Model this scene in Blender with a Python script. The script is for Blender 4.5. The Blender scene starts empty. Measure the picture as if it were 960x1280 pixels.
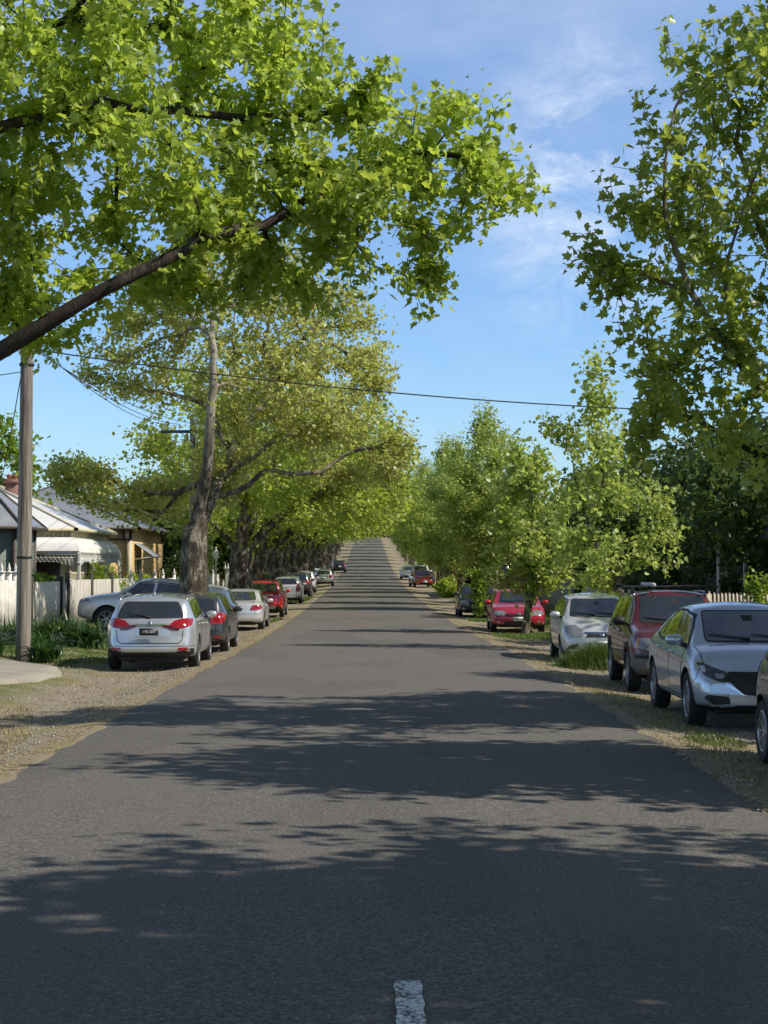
import bpy, bmesh, math, random
import numpy as np
from mathutils import Vector, Matrix
from mathutils.bvhtree import BVHTree
from mathutils.geometry import delaunay_2d_cdt

R = math.radians
PI = math.pi
rng = np.random.default_rng(7)
random.seed(7)
scene = bpy.context.scene
COL = scene.collection

# ---------------------------------------------------------------- the lie of the land
CAM_H = 1.85
FPX, VX, VY = 2070.0, 460.0, 708.0
def at(px, py, d):
    """a point d metres down the road seen at photo position px, py"""
    return ((px - VX) / FPX * d, d, CAM_H + (VY - py) / FPX * d)

PY = np.array([-60, 0, 12, 20, 35, 50, 68, 84, 110, 144, 175, 210, 255, 304, 370, 440, 470, 520, 640, 1400], float)
PZ = np.array([0, 0, -.02, -.06, -.16, -.26, -.31, -.30, -.16, .08, .52, 1.24, 2.65, 4.5, 7.1, 9.7, 10.1, 9.4, 5.0, -4.0], float)
def prof(y):
    y = np.asarray(y, float)
    return (np.interp(y - 6, PY, PZ) + 2 * np.interp(y, PY, PZ) + np.interp(y + 6, PY, PZ)) / 4
LE = ([-40, 15, 19, 30, 46, 84, 110, 480], [-3.36, -3.36, -3.31, -3.22, -3.12, -3.17, -3.3, -3.3])
RE = ([-40, 13, 23.6, 32, 39, 45, 50, 84, 110, 480], [3.15, 3.15, 3.36, 3.50, 3.72, 3.62, 3.44, 3.41, 3.3, 3.3])
def ground_z(x, y):
    x = np.asarray(x, float)
    ax = np.abs(x)
    e = np.where(x < 0, -np.interp(y, *LE), np.interp(y, *RE))
    lat = -0.10 * np.clip((ax - e) / 1.0, 0, 1) + np.where(x < 0, 0.28, 0.12) * np.clip((ax - 5.3) / 2.5, 0, 1)
    return prof(y) + lat
def gz(x, y):
    return float(ground_z(x, y))

# ---------------------------------------------------------------- objects
def tag(o, label=None, cat=None, group=None, kind=None):
    if label: o['label'] = label
    if cat: o['category'] = cat
    if group: o['group'] = group
    if kind: o['kind'] = kind
    return o

def empty(name, loc=(0, 0, 0), rz=0.0, label=None, cat=None, group=None):
    o = bpy.data.objects.new(name, None)
    COL.objects.link(o)
    o.location = loc
    o.rotation_euler = (0, 0, rz)
    o.empty_display_size = 0.2
    return tag(o, label, cat, group)

def new_mesh(name, V, F, mats=(), smooth=False, fmat=None):
    """V (n,3); F list of faces, or list of equal-width index arrays"""
    me = bpy.data.meshes.new(name)
    V = np.asarray(V, np.float32)
    blocks = [np.asarray(f, np.int32) for f in F] if (len(F) and isinstance(F[0], np.ndarray) and F[0].ndim == 2) else None
    if blocks is None:
        lens = np.array([len(f) for f in F], np.int32)
        loops = np.array([i for f in F for i in f], np.int32)
    else:
        blocks = [b for b in blocks if len(b)]
        lens = np.concatenate([np.full(len(b), b.shape[1], np.int32) for b in blocks])
        loops = np.concatenate([b.ravel() for b in blocks])
    me.vertices.add(len(V)); me.vertices.foreach_set('co', V.ravel())
    me.loops.add(len(loops)); me.loops.foreach_set('vertex_index', loops)
    me.polygons.add(len(lens))
    starts = np.concatenate([[0], np.cumsum(lens)[:-1]]).astype(np.int32)
    me.polygons.foreach_set('loop_start', starts)
    me.polygons.foreach_set('loop_total', lens)
    if smooth: me.polygons.foreach_set('use_smooth', np.ones(len(lens), bool))
    if fmat is not None: me.polygons.foreach_set('material_index', np.asarray(fmat, np.int32))
    for m in mats: me.materials.append(m)
    me.update(calc_edges=True)
    return me

def link(name, me, parent=None, loc=None):
    o = bpy.data.objects.new(name, me)
    COL.objects.link(o)
    if parent: o.parent = parent
    if loc is not None: o.location = loc
    return o

class MB:
    """collects simple shapes into one mesh"""
    def __init__(s): s.V = []; s.F = []; s.M = []; s.m = 0
    def add(s, V, F):
        b = len(s.V); s.V += [tuple(v) for v in V]; s.F += [tuple(i + b for i in f) for f in F]; s.M += [s.m] * len(F); return s
    def mat(s, i): s.m = i; return s
    def box(s, x0, y0, z0, x1, y1, z1, bev=0.0):
        if bev <= 0:
            V = [(x0,y0,z0),(x1,y0,z0),(x1,y1,z0),(x0,y1,z0),(x0,y0,z1),(x1,y0,z1),(x1,y1,z1),(x0,y1,z1)]
            return s.add(V, [(0,3,2,1),(4,5,6,7),(0,1,5,4),(1,2,6,5),(2,3,7,6),(3,0,4,7)])
        bm = bmesh.new(); bmesh.ops.create_cube(bm, size=1)
        bmesh.ops.scale(bm, vec=(abs(x1-x0), abs(y1-y0), abs(z1-z0)), verts=bm.verts)
        bmesh.ops.bevel(bm, geom=bm.edges[:], offset=bev, segments=2, affect='EDGES', profile=0.6)
        bmesh.ops.translate(bm, vec=((x0+x1)/2, (y0+y1)/2, (z0+z1)/2), verts=bm.verts)
        bm.verts.index_update()
        s.add([v.co[:] for v in bm.verts], [[v.index for v in f.verts] for f in bm.faces]); bm.free(); return s
    def tube(s, pts, rad, n=8, cap=True):
        pts = [Vector(p) for p in pts]; b = len(s.V)
        rads = rad if isinstance(rad, (list, tuple)) else [rad] * len(pts)
        for i, p in enumerate(pts):
            t = (pts[min(i+1, len(pts)-1)] - pts[max(i-1, 0)]).normalized()
            up = Vector((0, 0, 1)) if abs(t.z) < 0.9 else Vector((1, 0, 0))
            a = t.cross(up).normalized(); c = a.cross(t)
            for k in range(n):
                an = 2 * PI * k / n
                s.V.append(tuple(p + (a * math.cos(an) + c * math.sin(an)) * rads[i]))
        for i in range(len(pts) - 1):
            for k in range(n):
                s.F.append((b + i*n + k, b + i*n + (k+1) % n, b + (i+1)*n + (k+1) % n, b + (i+1)*n + k)); s.M.append(s.m)
        if cap:
            s.F.append(tuple(b + k for k in reversed(range(n)))); s.M.append(s.m)
            s.F.append(tuple(b + (len(pts)-1)*n + k for k in range(n))); s.M.append(s.m)
        return s
    def lathe(s, prof_, c=(0, 0, 0), axis='z', n=24):
        b = len(s.V)
        for (r, h) in prof_:
            for k in range(n):
                a = 2 * PI * k / n
                if axis == 'z': s.V.append((c[0] + r*math.cos(a), c[1] + r*math.sin(a), c[2] + h))
                else: s.V.append((c[0] + r*math.sin(a), c[1] + h, c[2] + r*math.cos(a)))
        for i in range(len(prof_) - 1):
            for k in range(n):
                s.F.append((b + i*n + k, b + i*n + (k+1) % n, b + (i+1)*n + (k+1) % n, b + (i+1)*n + k)); s.M.append(s.m)
        return s
    def prism(s, poly, plane, lo, hi):
        """poly 2-D; plane 'xz' (extruded along y), 'yz' (along x), 'xy' (along z)"""
        n = len(poly)
        def P(a, b_, h): return {'xz': (a, h, b_), 'yz': (h, a, b_), 'xy': (a, b_, h)}[plane]
        V = [P(a, b_, lo) for a, b_ in poly] + [P(a, b_, hi) for a, b_ in poly]
        F = [tuple(range(n)), tuple(reversed(range(n, 2*n)))] + [(i, i+n, (i+1) % n + n, (i+1) % n) for i in range(n)]
        return s.add(V, F)
    def mesh(s, name, mats, smooth=False):
        me = new_mesh(name, s.V, s.F, mats if isinstance(mats, (list, tuple)) else [mats], smooth, s.M)
        bm = bmesh.new(); bm.from_mesh(me); bmesh.ops.recalc_face_normals(bm, faces=bm.faces); bm.to_mesh(me); bm.free()
        return me
    def build(s, name, mats, parent=None, loc=None, smooth=False, angle=None):
        me = s.mesh(name, mats, smooth or angle is not None)
        if angle is not None: me.set_sharp_from_angle(angle=R(angle))
        return link(name, me, parent, loc)

# ---------------------------------------------------------------- materials
class NT:
    def __init__(s, m): s.t = m.node_tree; s.n = s.t.nodes; s.l = s.t.links
    def new(s, typ, **kw):
        n = s.n.new(typ)
        for k, v in kw.items(): setattr(n, k, v)
        return n
    def link(s, a, b): s.l.new(a, b)
    def coord(s, kind='Object'):
        return s.new('ShaderNodeTexCoord').outputs[kind]
    def noise(s, vec, scale, detail=4, rough=0.55, scl=None, dist=0):
        n = s.new('ShaderNodeTexNoise'); n.inputs['Scale'].default_value = scale
        n.inputs['Detail'].default_value = detail; n.inputs['Roughness'].default_value = rough
        n.inputs['Distortion'].default_value = dist
        if scl:
            mp = s.new('ShaderNodeMapping'); mp.inputs['Scale'].default_value = scl; s.link(vec, mp.inputs[0]); vec = mp.outputs[0]
        s.link(vec, n.inputs['Vector']); return n.outputs['Fac']
    def ramp(s, fac, stops, interp='LINEAR'):
        r = s.new('ShaderNodeValToRGB'); r.color_ramp.interpolation = interp
        el = r.color_ramp.elements
        while len(el) < len(stops): el.new(0.5)
        for e, (p, c) in zip(el, stops):
            e.position = p; e.color = (c, c, c, 1) if isinstance(c, (int, float)) else (*c, 1)
        s.link(fac, r.inputs[0]); return r.outputs[0]
    def mix(s, fac, a, b, typ='MIX'):
        m = s.new('ShaderNodeMix', data_type='RGBA', blend_type=typ)
        for isf, sock, v in ((1, m.inputs[0], fac), (0, m.inputs[6], a), (0, m.inputs[7], b)):
            if isinstance(v, (int, float)): sock.default_value = v if isf else (v, v, v, 1)
            elif isinstance(v, tuple): sock.default_value = (*v, 1)
            else: s.link(v, sock)
        return m.outputs[2]
    def math(s, op, a, b=0.0, c=None):
        m = s.new('ShaderNodeMath', operation=op)
        for sock, v in zip(m.inputs, (a, b, c if c is not None else 0.0)):
            if isinstance(v, (int, float)): sock.default_value = v
            else: s.link(v, sock)
        return m.outputs[0]
    def bump(s, h, strength=0.3, dist=0.02, normal=None):
        b = s.new('ShaderNodeBump'); b.inputs['Strength'].default_value = strength; b.inputs['Distance'].default_value = dist
        s.link(h, b.inputs['Height'])
        if normal: s.link(normal, b.inputs['Normal'])
        return b.outputs[0]

def mat(name, color=(.5, .5, .5), rough=.6, metal=0.0, coat=0.0, spec=.5, emit=None, es=1.0):
    m = bpy.data.materials.new(name); m.use_nodes = True
    t = NT(m); b = t.n['Principled BSDF']
    b.inputs['Base Color'].default_value = (*color, 1); b.inputs['Roughness'].default_value = rough
    b.inputs['Metallic'].default_value = metal; b.inputs['Specular IOR Level'].default_value = spec
    if coat: b.inputs['Coat Weight'].default_value = coat; b.inputs['Coat Roughness'].default_value = .04
    if emit: b.inputs['Emission Color'].default_value = (*emit, 1); b.inputs['Emission Strength'].default_value = es
    return m, t, b

def noisy(name, c1, c2, scale=3.0, rough=.7, bump=0.2, bscale=None, metal=0, scl=None, lo=.35, hi=.65, bd=.01, spec=.5):
    m, t, b = mat(name, c1, rough, metal, spec=spec)
    co = t.coord()
    f = t.noise(co, scale, 6, .6, scl)
    t.link(t.ramp(f, [(lo, c1), (hi, c2)]), b.inputs['Base Color'])
    if bump:
        t.link(t.bump(t.noise(co, bscale or scale * 4, 5, .6, scl), bump, bd), b.inputs['Normal'])
    return m
# ================================================================ camera, light, sky
cam_d = bpy.data.cameras.new('camera'); cam = bpy.data.objects.new('camera', cam_d); COL.objects.link(cam)
cam_d.sensor_fit = 'VERTICAL'; cam_d.sensor_height = 36.0; cam_d.lens = FPX / 1280 * 36.0
cam_d.clip_start = 0.1; cam_d.clip_end = 6000
cam.location = (0, 0, CAM_H)
cam.rotation_euler = (R(90) + math.atan(68 / FPX), 0, -math.atan(20 / FPX))
scene.camera = cam
scene.view_settings.view_transform = 'Standard'; scene.view_settings.look = 'None'
scene.view_settings.exposure = 0; scene.view_settings.gamma = 1

SUN_EL, SUN_AZ = 43.0, 105.0      # azimuth measured clockwise from +Y (down the road)
sd = Vector((math.sin(R(SUN_AZ)) * math.cos(R(SUN_EL)), math.cos(R(SUN_AZ)) * math.cos(R(SUN_EL)), math.sin(R(SUN_EL))))
sun_d = bpy.data.lights.new('sun', 'SUN'); sun_d.energy = 5.0; sun_d.angle = R(0.53); sun_d.color = (1.0, .93, .82)
sun = bpy.data.objects.new('sun', sun_d); COL.objects.link(sun)
sun.rotation_euler = (-sd).to_track_quat('-Z', 'Y').to_euler(); sun.location = (20, -10, 30)

world = bpy.data.worlds.new("World"); scene.world = world; world.use_nodes = True
wt = NT(world); bg = wt.n['Background']
sky = wt.new('ShaderNodeTexSky', sky_type='NISHITA'); sky.sun_disc = False
sky.sun_elevation = R(SUN_EL); sky.sun_rotation = R(SUN_AZ)
sky.air_density = 1.0; sky.dust_density = 0.6; sky.ozone_density = 1.8; sky.altitude = 200
gen = wt.coord('Generated')
mp = wt.new('ShaderNodeMapping'); mp.inputs['Scale'].default_value = (5.0, 2.2, 9.0); mp.inputs['Rotation'].default_value = (0, R(-28), 0)
wt.link(gen, mp.inputs[0])
cn = wt.noise(mp.outputs[0], 1.6, 9, .62, dist=.6)
cn2 = wt.noise(gen, 3.2, 3, .5)
cl = wt.math('MULTIPLY', wt.ramp(cn, [(.44, 0.0), (.76, 1.0)]), wt.ramp(cn2, [(.40, 0.0), (.60, 1.0)]))
# thin high veil that thickens with height
sx = wt.new('ShaderNodeSeparateXYZ'); wt.link(gen, sx.inputs[0])
veil = wt.math('MULTIPLY', wt.ramp(sx.outputs[2], [(.16, 0.0), (.36, 1.0)]), wt.ramp(wt.noise(gen, 5.5, 6, .6, (1, 1, 2.6)), [(.30, .25), (.7, .8)]))
cover = wt.math('MINIMUM', wt.math('ADD', wt.math('MULTIPLY', cl, .22), wt.math('MULTIPLY', veil, .46)), .8)
tint = wt.mix(1.0, sky.outputs[0], (.93, 1.19, 1.50), 'MULTIPLY')
# one brighter feathery cloud low over the right-hand trees
vd = wt.new('ShaderNodeVectorMath', operation='DISTANCE'); mp2 = wt.new('ShaderNodeMapping'); mp2.inputs['Scale'].default_value = (1.6, 1, 1)
wt.link(gen, mp2.inputs[0]); wt.link(mp2.outputs[0], vd.inputs[0]); vd.inputs[1].default_value = (.20, .965, .215)
puff = wt.math('MULTIPLY', wt.ramp(vd.outputs['Value'], [(.02, 1.), (.115, .0)]), wt.math('MULTIPLY', wt.ramp(wt.noise(gen, 11, 9, .7, (1, 1, 1.7), .8), [(.40, 0.), (.60, 1.)]), wt.ramp(wt.noise(gen, 38, 6, .7, (1, 1, 1.5), .5), [(.30, .35), (.62, 1.)])))
cover = wt.math('MINIMUM', wt.math('ADD', cover, wt.math('MULTIPLY', puff, .9)), .85)
skycol = wt.mix(cover, tint, (7.2, 8.1, 9.5))
dim = wt.ramp(sx.outputs[2], [(.36, 1.0), (.60, .35)])  # sky darkened overhead on purpose, so shaded ground gets less fill
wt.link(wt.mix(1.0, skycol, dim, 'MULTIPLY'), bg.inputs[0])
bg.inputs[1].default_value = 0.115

# ================================================================ ground, road
YS = np.unique(np.concatenate([np.arange(-40, 60, .5), np.arange(60, 200, 2), np.arange(200, 520, 5), np.arange(520, 1400, 40)])).astype(float)
XS = np.unique(np.concatenate([-np.geomspace(9, 900, 26), np.linspace(-9, 9, 61), np.geomspace(9, 900, 26)]))
def grid_mesh(name, xs, ys, zf, mats):
    X, Y = np.meshgrid(xs, ys)
    V = np.stack([X, Y, zf(X, Y)], -1).reshape(-1, 3)
    nx, ny = len(xs), len(ys)
    i = (np.arange(ny - 1)[:, None] * nx + np.arange(nx - 1)[None]).ravel()
    return new_mesh(name, V, [np.stack([i, i + 1, i + nx + 1, i + nx], -1)], mats, True)

def lump(x, y):
    return 0.012 * np.sin(x * 3.1 + y * 1.7) * np.sin(y * 2.3 - x * 1.1) + 0.010 * np.sin(x * 7.3 + 1.3 * y) * np.sin(y * 5.1)
def g_surface(X, Y):
    z = ground_z(X, Y)
    far = np.clip((np.abs(X) - 60) / 300, 0, 1)
    edge = np.clip((np.abs(X) - 3.05) / .35, 0, 1)
    ditch = -.16 * np.exp(-((X + 7.1) / .75) ** 2 - ((Y - 33.9) / 1.7) ** 2)       # small drain hollow beside the pole
    return z - 0.022 * (edge) - 0.06 * (1 - edge) + lump(X, Y) * edge * np.clip(1.4 - np.abs(Y) / 120, .2, 1) + far * (6 * np.sin(X / 160.) + 4) + ditch

def ground_material():
    m, t, b = mat('ground_soil', (.3, .27, .2), .95, spec=.2)
    co = t.coord(); sep = t.new('ShaderNodeSeparateXYZ'); t.link(co, sep.inputs[0])
    ax = t.math('ABSOLUTE', sep.outputs[0])
    big = t.noise(co, .55, 5, .6); mid = t.noise(co, 3.5, 5, .6); fine = t.noise(co, 34, 4, .7)
    gravel = t.ramp(fine, [(.25, (.13, .105, .08)), (.48, (.275, .23, .175)), (.75, (.50, .43, .33))])
    gravel = t.mix(t.ramp(mid, [(.40, 0.), (.75, .4)]), gravel, (.27, .225, .16))
    litter = t.ramp(t.noise(co, 48, 4, .8), [(.3, (.11, .085, .05)), (.5, (.29, .235, .135)), (.68, (.50, .42, .26))])
    dry = t.ramp(t.noise(co, 26, 5, .7, (1, .45, 1)), [(.3, (.10, .085, .04)), (.5, (.26, .22, .10)), (.75, (.42, .36, .18))])
    grass = t.ramp(t.noise(co, 18, 5, .75), [(.3, (.035, .06, .012)), (.5, (.075, .12, .022)), (.75, (.16, .21, .05))])
    # litter gathers in a band along the bitumen edge
    wob = t.math('ADD', ax, t.math('MULTIPLY', t.math('SUBTRACT', mid, .5), 1.1))
    band = t.ramp(t.math('MULTIPLY', wob, .1), [(.33, .9), (.38, .6), (.46, 0.)])
    band = t.math('MULTIPLY', band, t.ramp(fine, [(.35, .2), (.6, 1.)]))
    band = t.math('MULTIPLY', band, t.ramp(t.noise(co, .9, 4, .6), [(.36, .15), (.60, 1.)]))
    c = t.mix(band, gravel, litter)
    c = t.mix(t.ramp(big, [(.52, 0.), (.62, .8)]), c, dry)
    gr = t.math('MULTIPLY', t.ramp(t.math('MULTIPLY', wob, .1), [(.50, 0.), (.60, 1.)]), t.ramp(t.noise(co, 1.1, 4, .6), [(.36, .15), (.56, 1.)]))
    c = t.mix(gr, c, t.mix(t.ramp(mid, [(.3, 0.), (.75, .8)]), grass, dry))
    t.link(c, b.inputs['Base Color'])
    n1 = t.bump(t.noise(co, 9, 6, .7), .5, .05)
    t.link(t.bump(fine, .8, .02, n1), b.inputs['Normal'])
    return m
tag(link('ground', grid_mesh('ground', XS, YS, g_surface, [ground_material()])), kind='structure')

def edge_wob(y, s): return .035 * np.sin(y * 1.3 + s) + .020 * np.sin(y * 3.7 + 2 * s) + .010 * np.sin(y * 9.3 + s * 3) + .008 * np.sin(y * 23.1 + s)
def road_mesh():
    ys = np.unique(np.concatenate([np.arange(-40, 60, .2), np.arange(60, 200, 1), np.arange(200, 640, 4)])).astype(float)
    u = np.linspace(0, 1, 25)
    l = np.interp(ys, *LE) + edge_wob(ys, 1.0); r = np.interp(ys, *RE) + edge_wob(ys, 4.0)
    X = l[:, None] * (1 - u) + r[:, None] * u
    Y = np.repeat(ys[:, None], len(u), 1)
    c = (2 * u - 1)
    Z = prof(Y) + .03 * (1 - c ** 2) - .03 - .015 * (np.abs(c) > .999)
    V = np.stack([X, Y, Z], -1).reshape(-1, 3); nx = len(u)
    i = (np.arange(len(ys) - 1)[:, None] * nx + np.arange(nx - 1)[None]).ravel()
    m, t, b = mat('asphalt', (.05, .05, .05), .85, spec=.35)
    co = t.coord()
    ag = t.noise(co, 42, 4, .85); md = t.noise(co, 1.3, 5, .6, (1, .35, 1)); st = t.noise(co, 9, 5, .7)
    col = t.ramp(ag, [(.34, (.027, .025, .023)), (.48, (.112, .103, .091)), (.60, (.24, .222, .198)), (.72, (.55, .51, .45))])
    col = t.mix(t.ramp(md, [(.3, .0), (.72, .42)]), col, (.150, .139, .123))
    col = t.mix(t.ramp(st, [(.45, .0), (.8, .35)]), col, (.05, .048, .048))
    # wheel tracks, slightly worn and paler
    sp = t.new('ShaderNodeSeparateXYZ'); t.link(co, sp.inputs[0])
    tr = t.math('ABSOLUTE', t.math('SUBTRACT', t.math('ABSOLUTE', sp.outputs[0]), 1.65))
    trk = t.ramp(tr, [(.0, .28), (.75, .0)])
    col = t.mix(trk, col, (.135, .129, .118))
    vor = t.new('ShaderNodeTexVoronoi', feature='F1'); vor.inputs['Scale'].default_value = 26; t.link(co, vor.inputs['Vector'])
    fleck = t.ramp(vor.outputs['Distance'], [(.045, 1.), (.075, 0.)])
    col = t.mix(t.math('MULTIPLY', fleck, .65), col, (.42, .38, .31))
    # fine cracking, repaired strips and drips
    wv = t.new('ShaderNodeVectorMath', operation='ADD'); nz = t.new('ShaderNodeTexNoise'); nz.inputs['Scale'].default_value = 1.7; t.link(co, nz.inputs['Vector'])
    sc1 = t.new('ShaderNodeVectorMath', operation='SCALE'); t.link(nz.outputs['Color'], sc1.inputs[0]); sc1.inputs['Scale'].default_value = 1.1
    t.link(co, wv.inputs[0]); t.link(sc1.outputs[0], wv.inputs[1])
    ed = t.new('ShaderNodeTexVoronoi', feature='DISTANCE_TO_EDGE'); ed.inputs['Scale'].default_value = .42; t.link(wv.outputs[0], ed.inputs['Vector'])
    crk = t.math('MULTIPLY', t.ramp(ed.outputs['Distance'], [(.0, 1.), (.008, 0.)]), t.ramp(t.noise(co, .7, 3, .6), [(.50, 0.), (.60, .4)]))
    col = t.mix(crk, col, (.018, .017, .017))
    drip = t.math('MULTIPLY', t.ramp(t.math('ABSOLUTE', sp.outputs[0]), [(.25, 0.), (.5, .0), (.62, 1.), (.8, 0.)]), t.ramp(t.noise(co, 1.1, 5, .7, (1, .3, 1)), [(.5, 0.), (.7, .35)]))
    col = t.mix(drip, col, (.03, .03, .031))
    patchf = t.ramp(t.noise(co, .23, 2, .4, (1.6, .6, 1)), [(.545, 0.), (.56, .22)])
    col = t.mix(patchf, col, (.065, .063, .062))
    t.link(col, b.inputs['Base Color'])
    t.link(t.bump(ag, .9, .012, t.bump(t.noise(co, 24, 4, .7), .35, .02)), b.inputs['Normal'])
    return new_mesh('road', V, [np.stack([i, i + 1, i + nx + 1, i + nx], -1)], [m], True)
tag(link('road', road_mesh()), kind='structure')

# worn centre line dashes
pm, t, b = mat('road_paint', (.62, .60, .55), .8)
co = t.coord(); wear = t.noise(co, 40, 5, .8); wear2 = t.noise(co, 6, 3, .6)
t.link(t.mix(t.ramp(t.math('ADD', wear, t.math('MULTIPLY', wear2, .35)), [(.66, 0.), (.74, 1.)]), (.80, .78, .74), (.075, .07, .066)), b.inputs['Base Color'])
t.link(t.bump(t.noise(co, 90, 3, .8), .8, .01), b.inputs['Normal'])
for i, (y0, y1) in enumerate([(6.1, 7.50)]):
    V = []; F = []
    ysd = np.linspace(y0, y1, 15)
    for k, y in enumerate(ysd):
        j = .006 * math.sin(k * 2.3); xc = .178 + .002 * (y - 7)
        for x in (xc - .060 + j, xc + .060 - j):
            V.append((x, y, float(prof(y)) + .03 * (1 - (x / 3.3) ** 2) - .03 + .005))
    F = [(2*k, 2*k+1, 2*k+3, 2*k+2) for k in range(len(ysd) - 1)]
    tag(link('road_marking', new_mesh('road_marking', V, F, [pm])), kind='structure')

# concrete crossing slab with a drain under it, left
cm = noisy('concrete', (.24, .215, .175), (.36, .33, .28), 1.6, .85, .5, 24, lo=.3, hi=.75)
def inside2(x, y, poly):
    c = False; j = len(poly) - 1
    for i in range(len(poly)):
        if (poly[i][1] > y) != (poly[j][1] > y) and x < (poly[j][0] - poly[i][0]) * (y - poly[i][1]) / (poly[j][1] - poly[i][1]) + poly[i][0]: c = not c
        j = i
    return c
def slab():
    poly = [(-16, 25.4), (-7.2, 26.2), (-6.4, 27.3), (-5.85, 29.2), (-5.75, 31.2), (-6.1, 32.6), (-7.6, 33.1), (-16, 33.1)]
    P2 = [Vector(p) for p in poly]; out = []
    for i in range(len(P2)):
        p, q = P2[i], P2[(i + 1) % len(P2)]; k = max(1, int((q - p).length / .4))
        out += [p.lerp(q, j / k) for j in range(k)]
    gx, gy = np.meshgrid(np.arange(-15.8, -5.8, .5), np.arange(25.6, 33.1, .5)); gx = gx.ravel(); gy = gy.ravel()
    from_poly = [(p.x, p.y) for p in out]
    ins = [Vector((a, c)) for a, c in zip(gx, gy) if min((Vector((a, c)) - p).length for p in out) > .2 and inside2(a, c, from_poly)]
    vv, _, ff, _, _, _ = delaunay_2d_cdt(out + ins, [], [list(range(len(out)))], 1, 1e-6)
    top = [(v.x, v.y, gz(v.x, v.y) + .045) for v in vv]; n = len(top); m = len(out)
    V = top + [(v.x, v.y, gz(v.x, v.y) - .15) for v in vv[:m]]
    F = [tuple(f) for f in ff] + [(i, n + i, n + (i + 1) % m, (i + 1) % m) for i in range(m)]
    return link('footpath', new_mesh('footpath', V, F, [cm], False))
tag(slab(), kind='structure')
dk = noisy('drain_dark', (.02, .017, .012), (.05, .042, .03), 6, .95, .4)
dr = MB()
dz = gz(-7.5, 26.5)
dr.box(-9.5, 26.3, dz - .14, -6.95, 27.15, dz - .02)  # solid block coloured near-black for the shade inside the drain opening
o = dr.build('drain_opening', dk); tag(o, kind='structure')
# ================================================================ trees
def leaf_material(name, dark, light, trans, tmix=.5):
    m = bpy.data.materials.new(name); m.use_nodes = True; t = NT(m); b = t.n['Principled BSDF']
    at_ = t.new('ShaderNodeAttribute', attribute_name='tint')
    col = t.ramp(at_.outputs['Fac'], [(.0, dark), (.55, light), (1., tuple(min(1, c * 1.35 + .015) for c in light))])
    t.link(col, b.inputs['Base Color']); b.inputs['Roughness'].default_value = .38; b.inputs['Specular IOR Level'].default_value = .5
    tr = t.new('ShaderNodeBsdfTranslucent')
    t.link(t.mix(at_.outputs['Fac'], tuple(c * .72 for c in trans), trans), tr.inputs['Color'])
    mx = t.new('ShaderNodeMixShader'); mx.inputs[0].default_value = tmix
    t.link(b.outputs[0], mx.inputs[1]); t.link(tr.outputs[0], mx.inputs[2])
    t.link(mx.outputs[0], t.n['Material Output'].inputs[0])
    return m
LEAF_L = leaf_material('leaf_spring', (.115, .165, .028), (.31, .385, .072), (.74, .90, .12))
LEAF_Y = leaf_material('leaf_young', (.20, .225, .055), (.41, .42, .125), (.78, .80, .19))
LEAF_R = leaf_material('leaf_plane', (.11, .145, .036), (.25, .31, .07), (.66, .78, .12), .5)
LEAF_M = leaf_material('leaf_far', (.13, .18, .045), (.32, .385, .105), (.68, .80, .16))
LEAF_F = leaf_material('leaf_fresh', (.12, .17, .03), (.30, .36, .07), (.68, .80, .10))
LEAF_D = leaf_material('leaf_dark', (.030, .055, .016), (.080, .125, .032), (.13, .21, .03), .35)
LEAF_B = leaf_material('leaf_bright', (.10, .16, .02), (.22, .31, .04), (.35, .50, .04))

def bark_material(name, a, b_, c, sc=5, up=True):
    m, t, b = mat(name, a, .9, spec=.2)
    co = t.coord()
    f = t.noise(co, sc, 6, .65, (1, 1, .45), .6)
    g = t.noise(co, sc * 4.5, 5, .7, (1, 1, .3))
    col = t.mix(t.ramp(g, [(.35, 0.), (.75, .6)]), t.ramp(f, [(.36, a), (.52, b_), (.57, c)]), a)
    sp = t.new('ShaderNodeSeparateXYZ'); t.link(co, sp.inputs[0])
    hi = t.math('MULTIPLY', t.ramp(t.math('MULTIPLY', sp.outputs[2], .1), [(.42, 0.), (.62, .7)]), t.ramp(t.noise(co, 3.3, 4, .6, (1, 1, .3)), [(.42, .25), (.6, 1.)]))
    if up: col = t.mix(hi, col, tuple(q * 1.35 for q in c))
    t.link(col, b.inputs['Base Color'])
    t.link(t.bump(g, .9, .06, t.bump(f, .5, .08)), b.inputs['Normal'])
    return m
BARK = bark_material('bark_plane', (.050, .038, .029), (.13, .105, .080), (.36, .32, .24))
BARK_K = bark_material('bark_dark', (.035, .027, .021), (.065, .052, .040), (.10, .082, .064), up=False)  # darker bark tone for the near left tree, without the pale upper part
BARK_Y = bark_material('bark_young', (.10, .08, .06), (.19, .155, .12), (.32, .28, .22), 9)

LEAF_BIG = np.array([(0, 0), (.16, -.06), (.46, .10), (.30, .24), (.52, .58), (.24, .56), (0, 1.0), (-.24, .56), (-.52, .58), (-.30, .24), (-.46, .10), (-.16, -.06)], float)
LEAF_MID = np.array([(0, 0), (.42, .12), (.40, .58), (0, 1.0), (-.40, .58), (-.42, .12)], float)
LEAF_LOW = np.array([(0, 0), (.48, .45), (0, 1.0), (-.48, .45)], float)
LEAF_LONG = np.array([(0, 0), (.16, .35), (.13, .7), (0, 1.0), (-.13, .7), (-.16, .35)], float)

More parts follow.
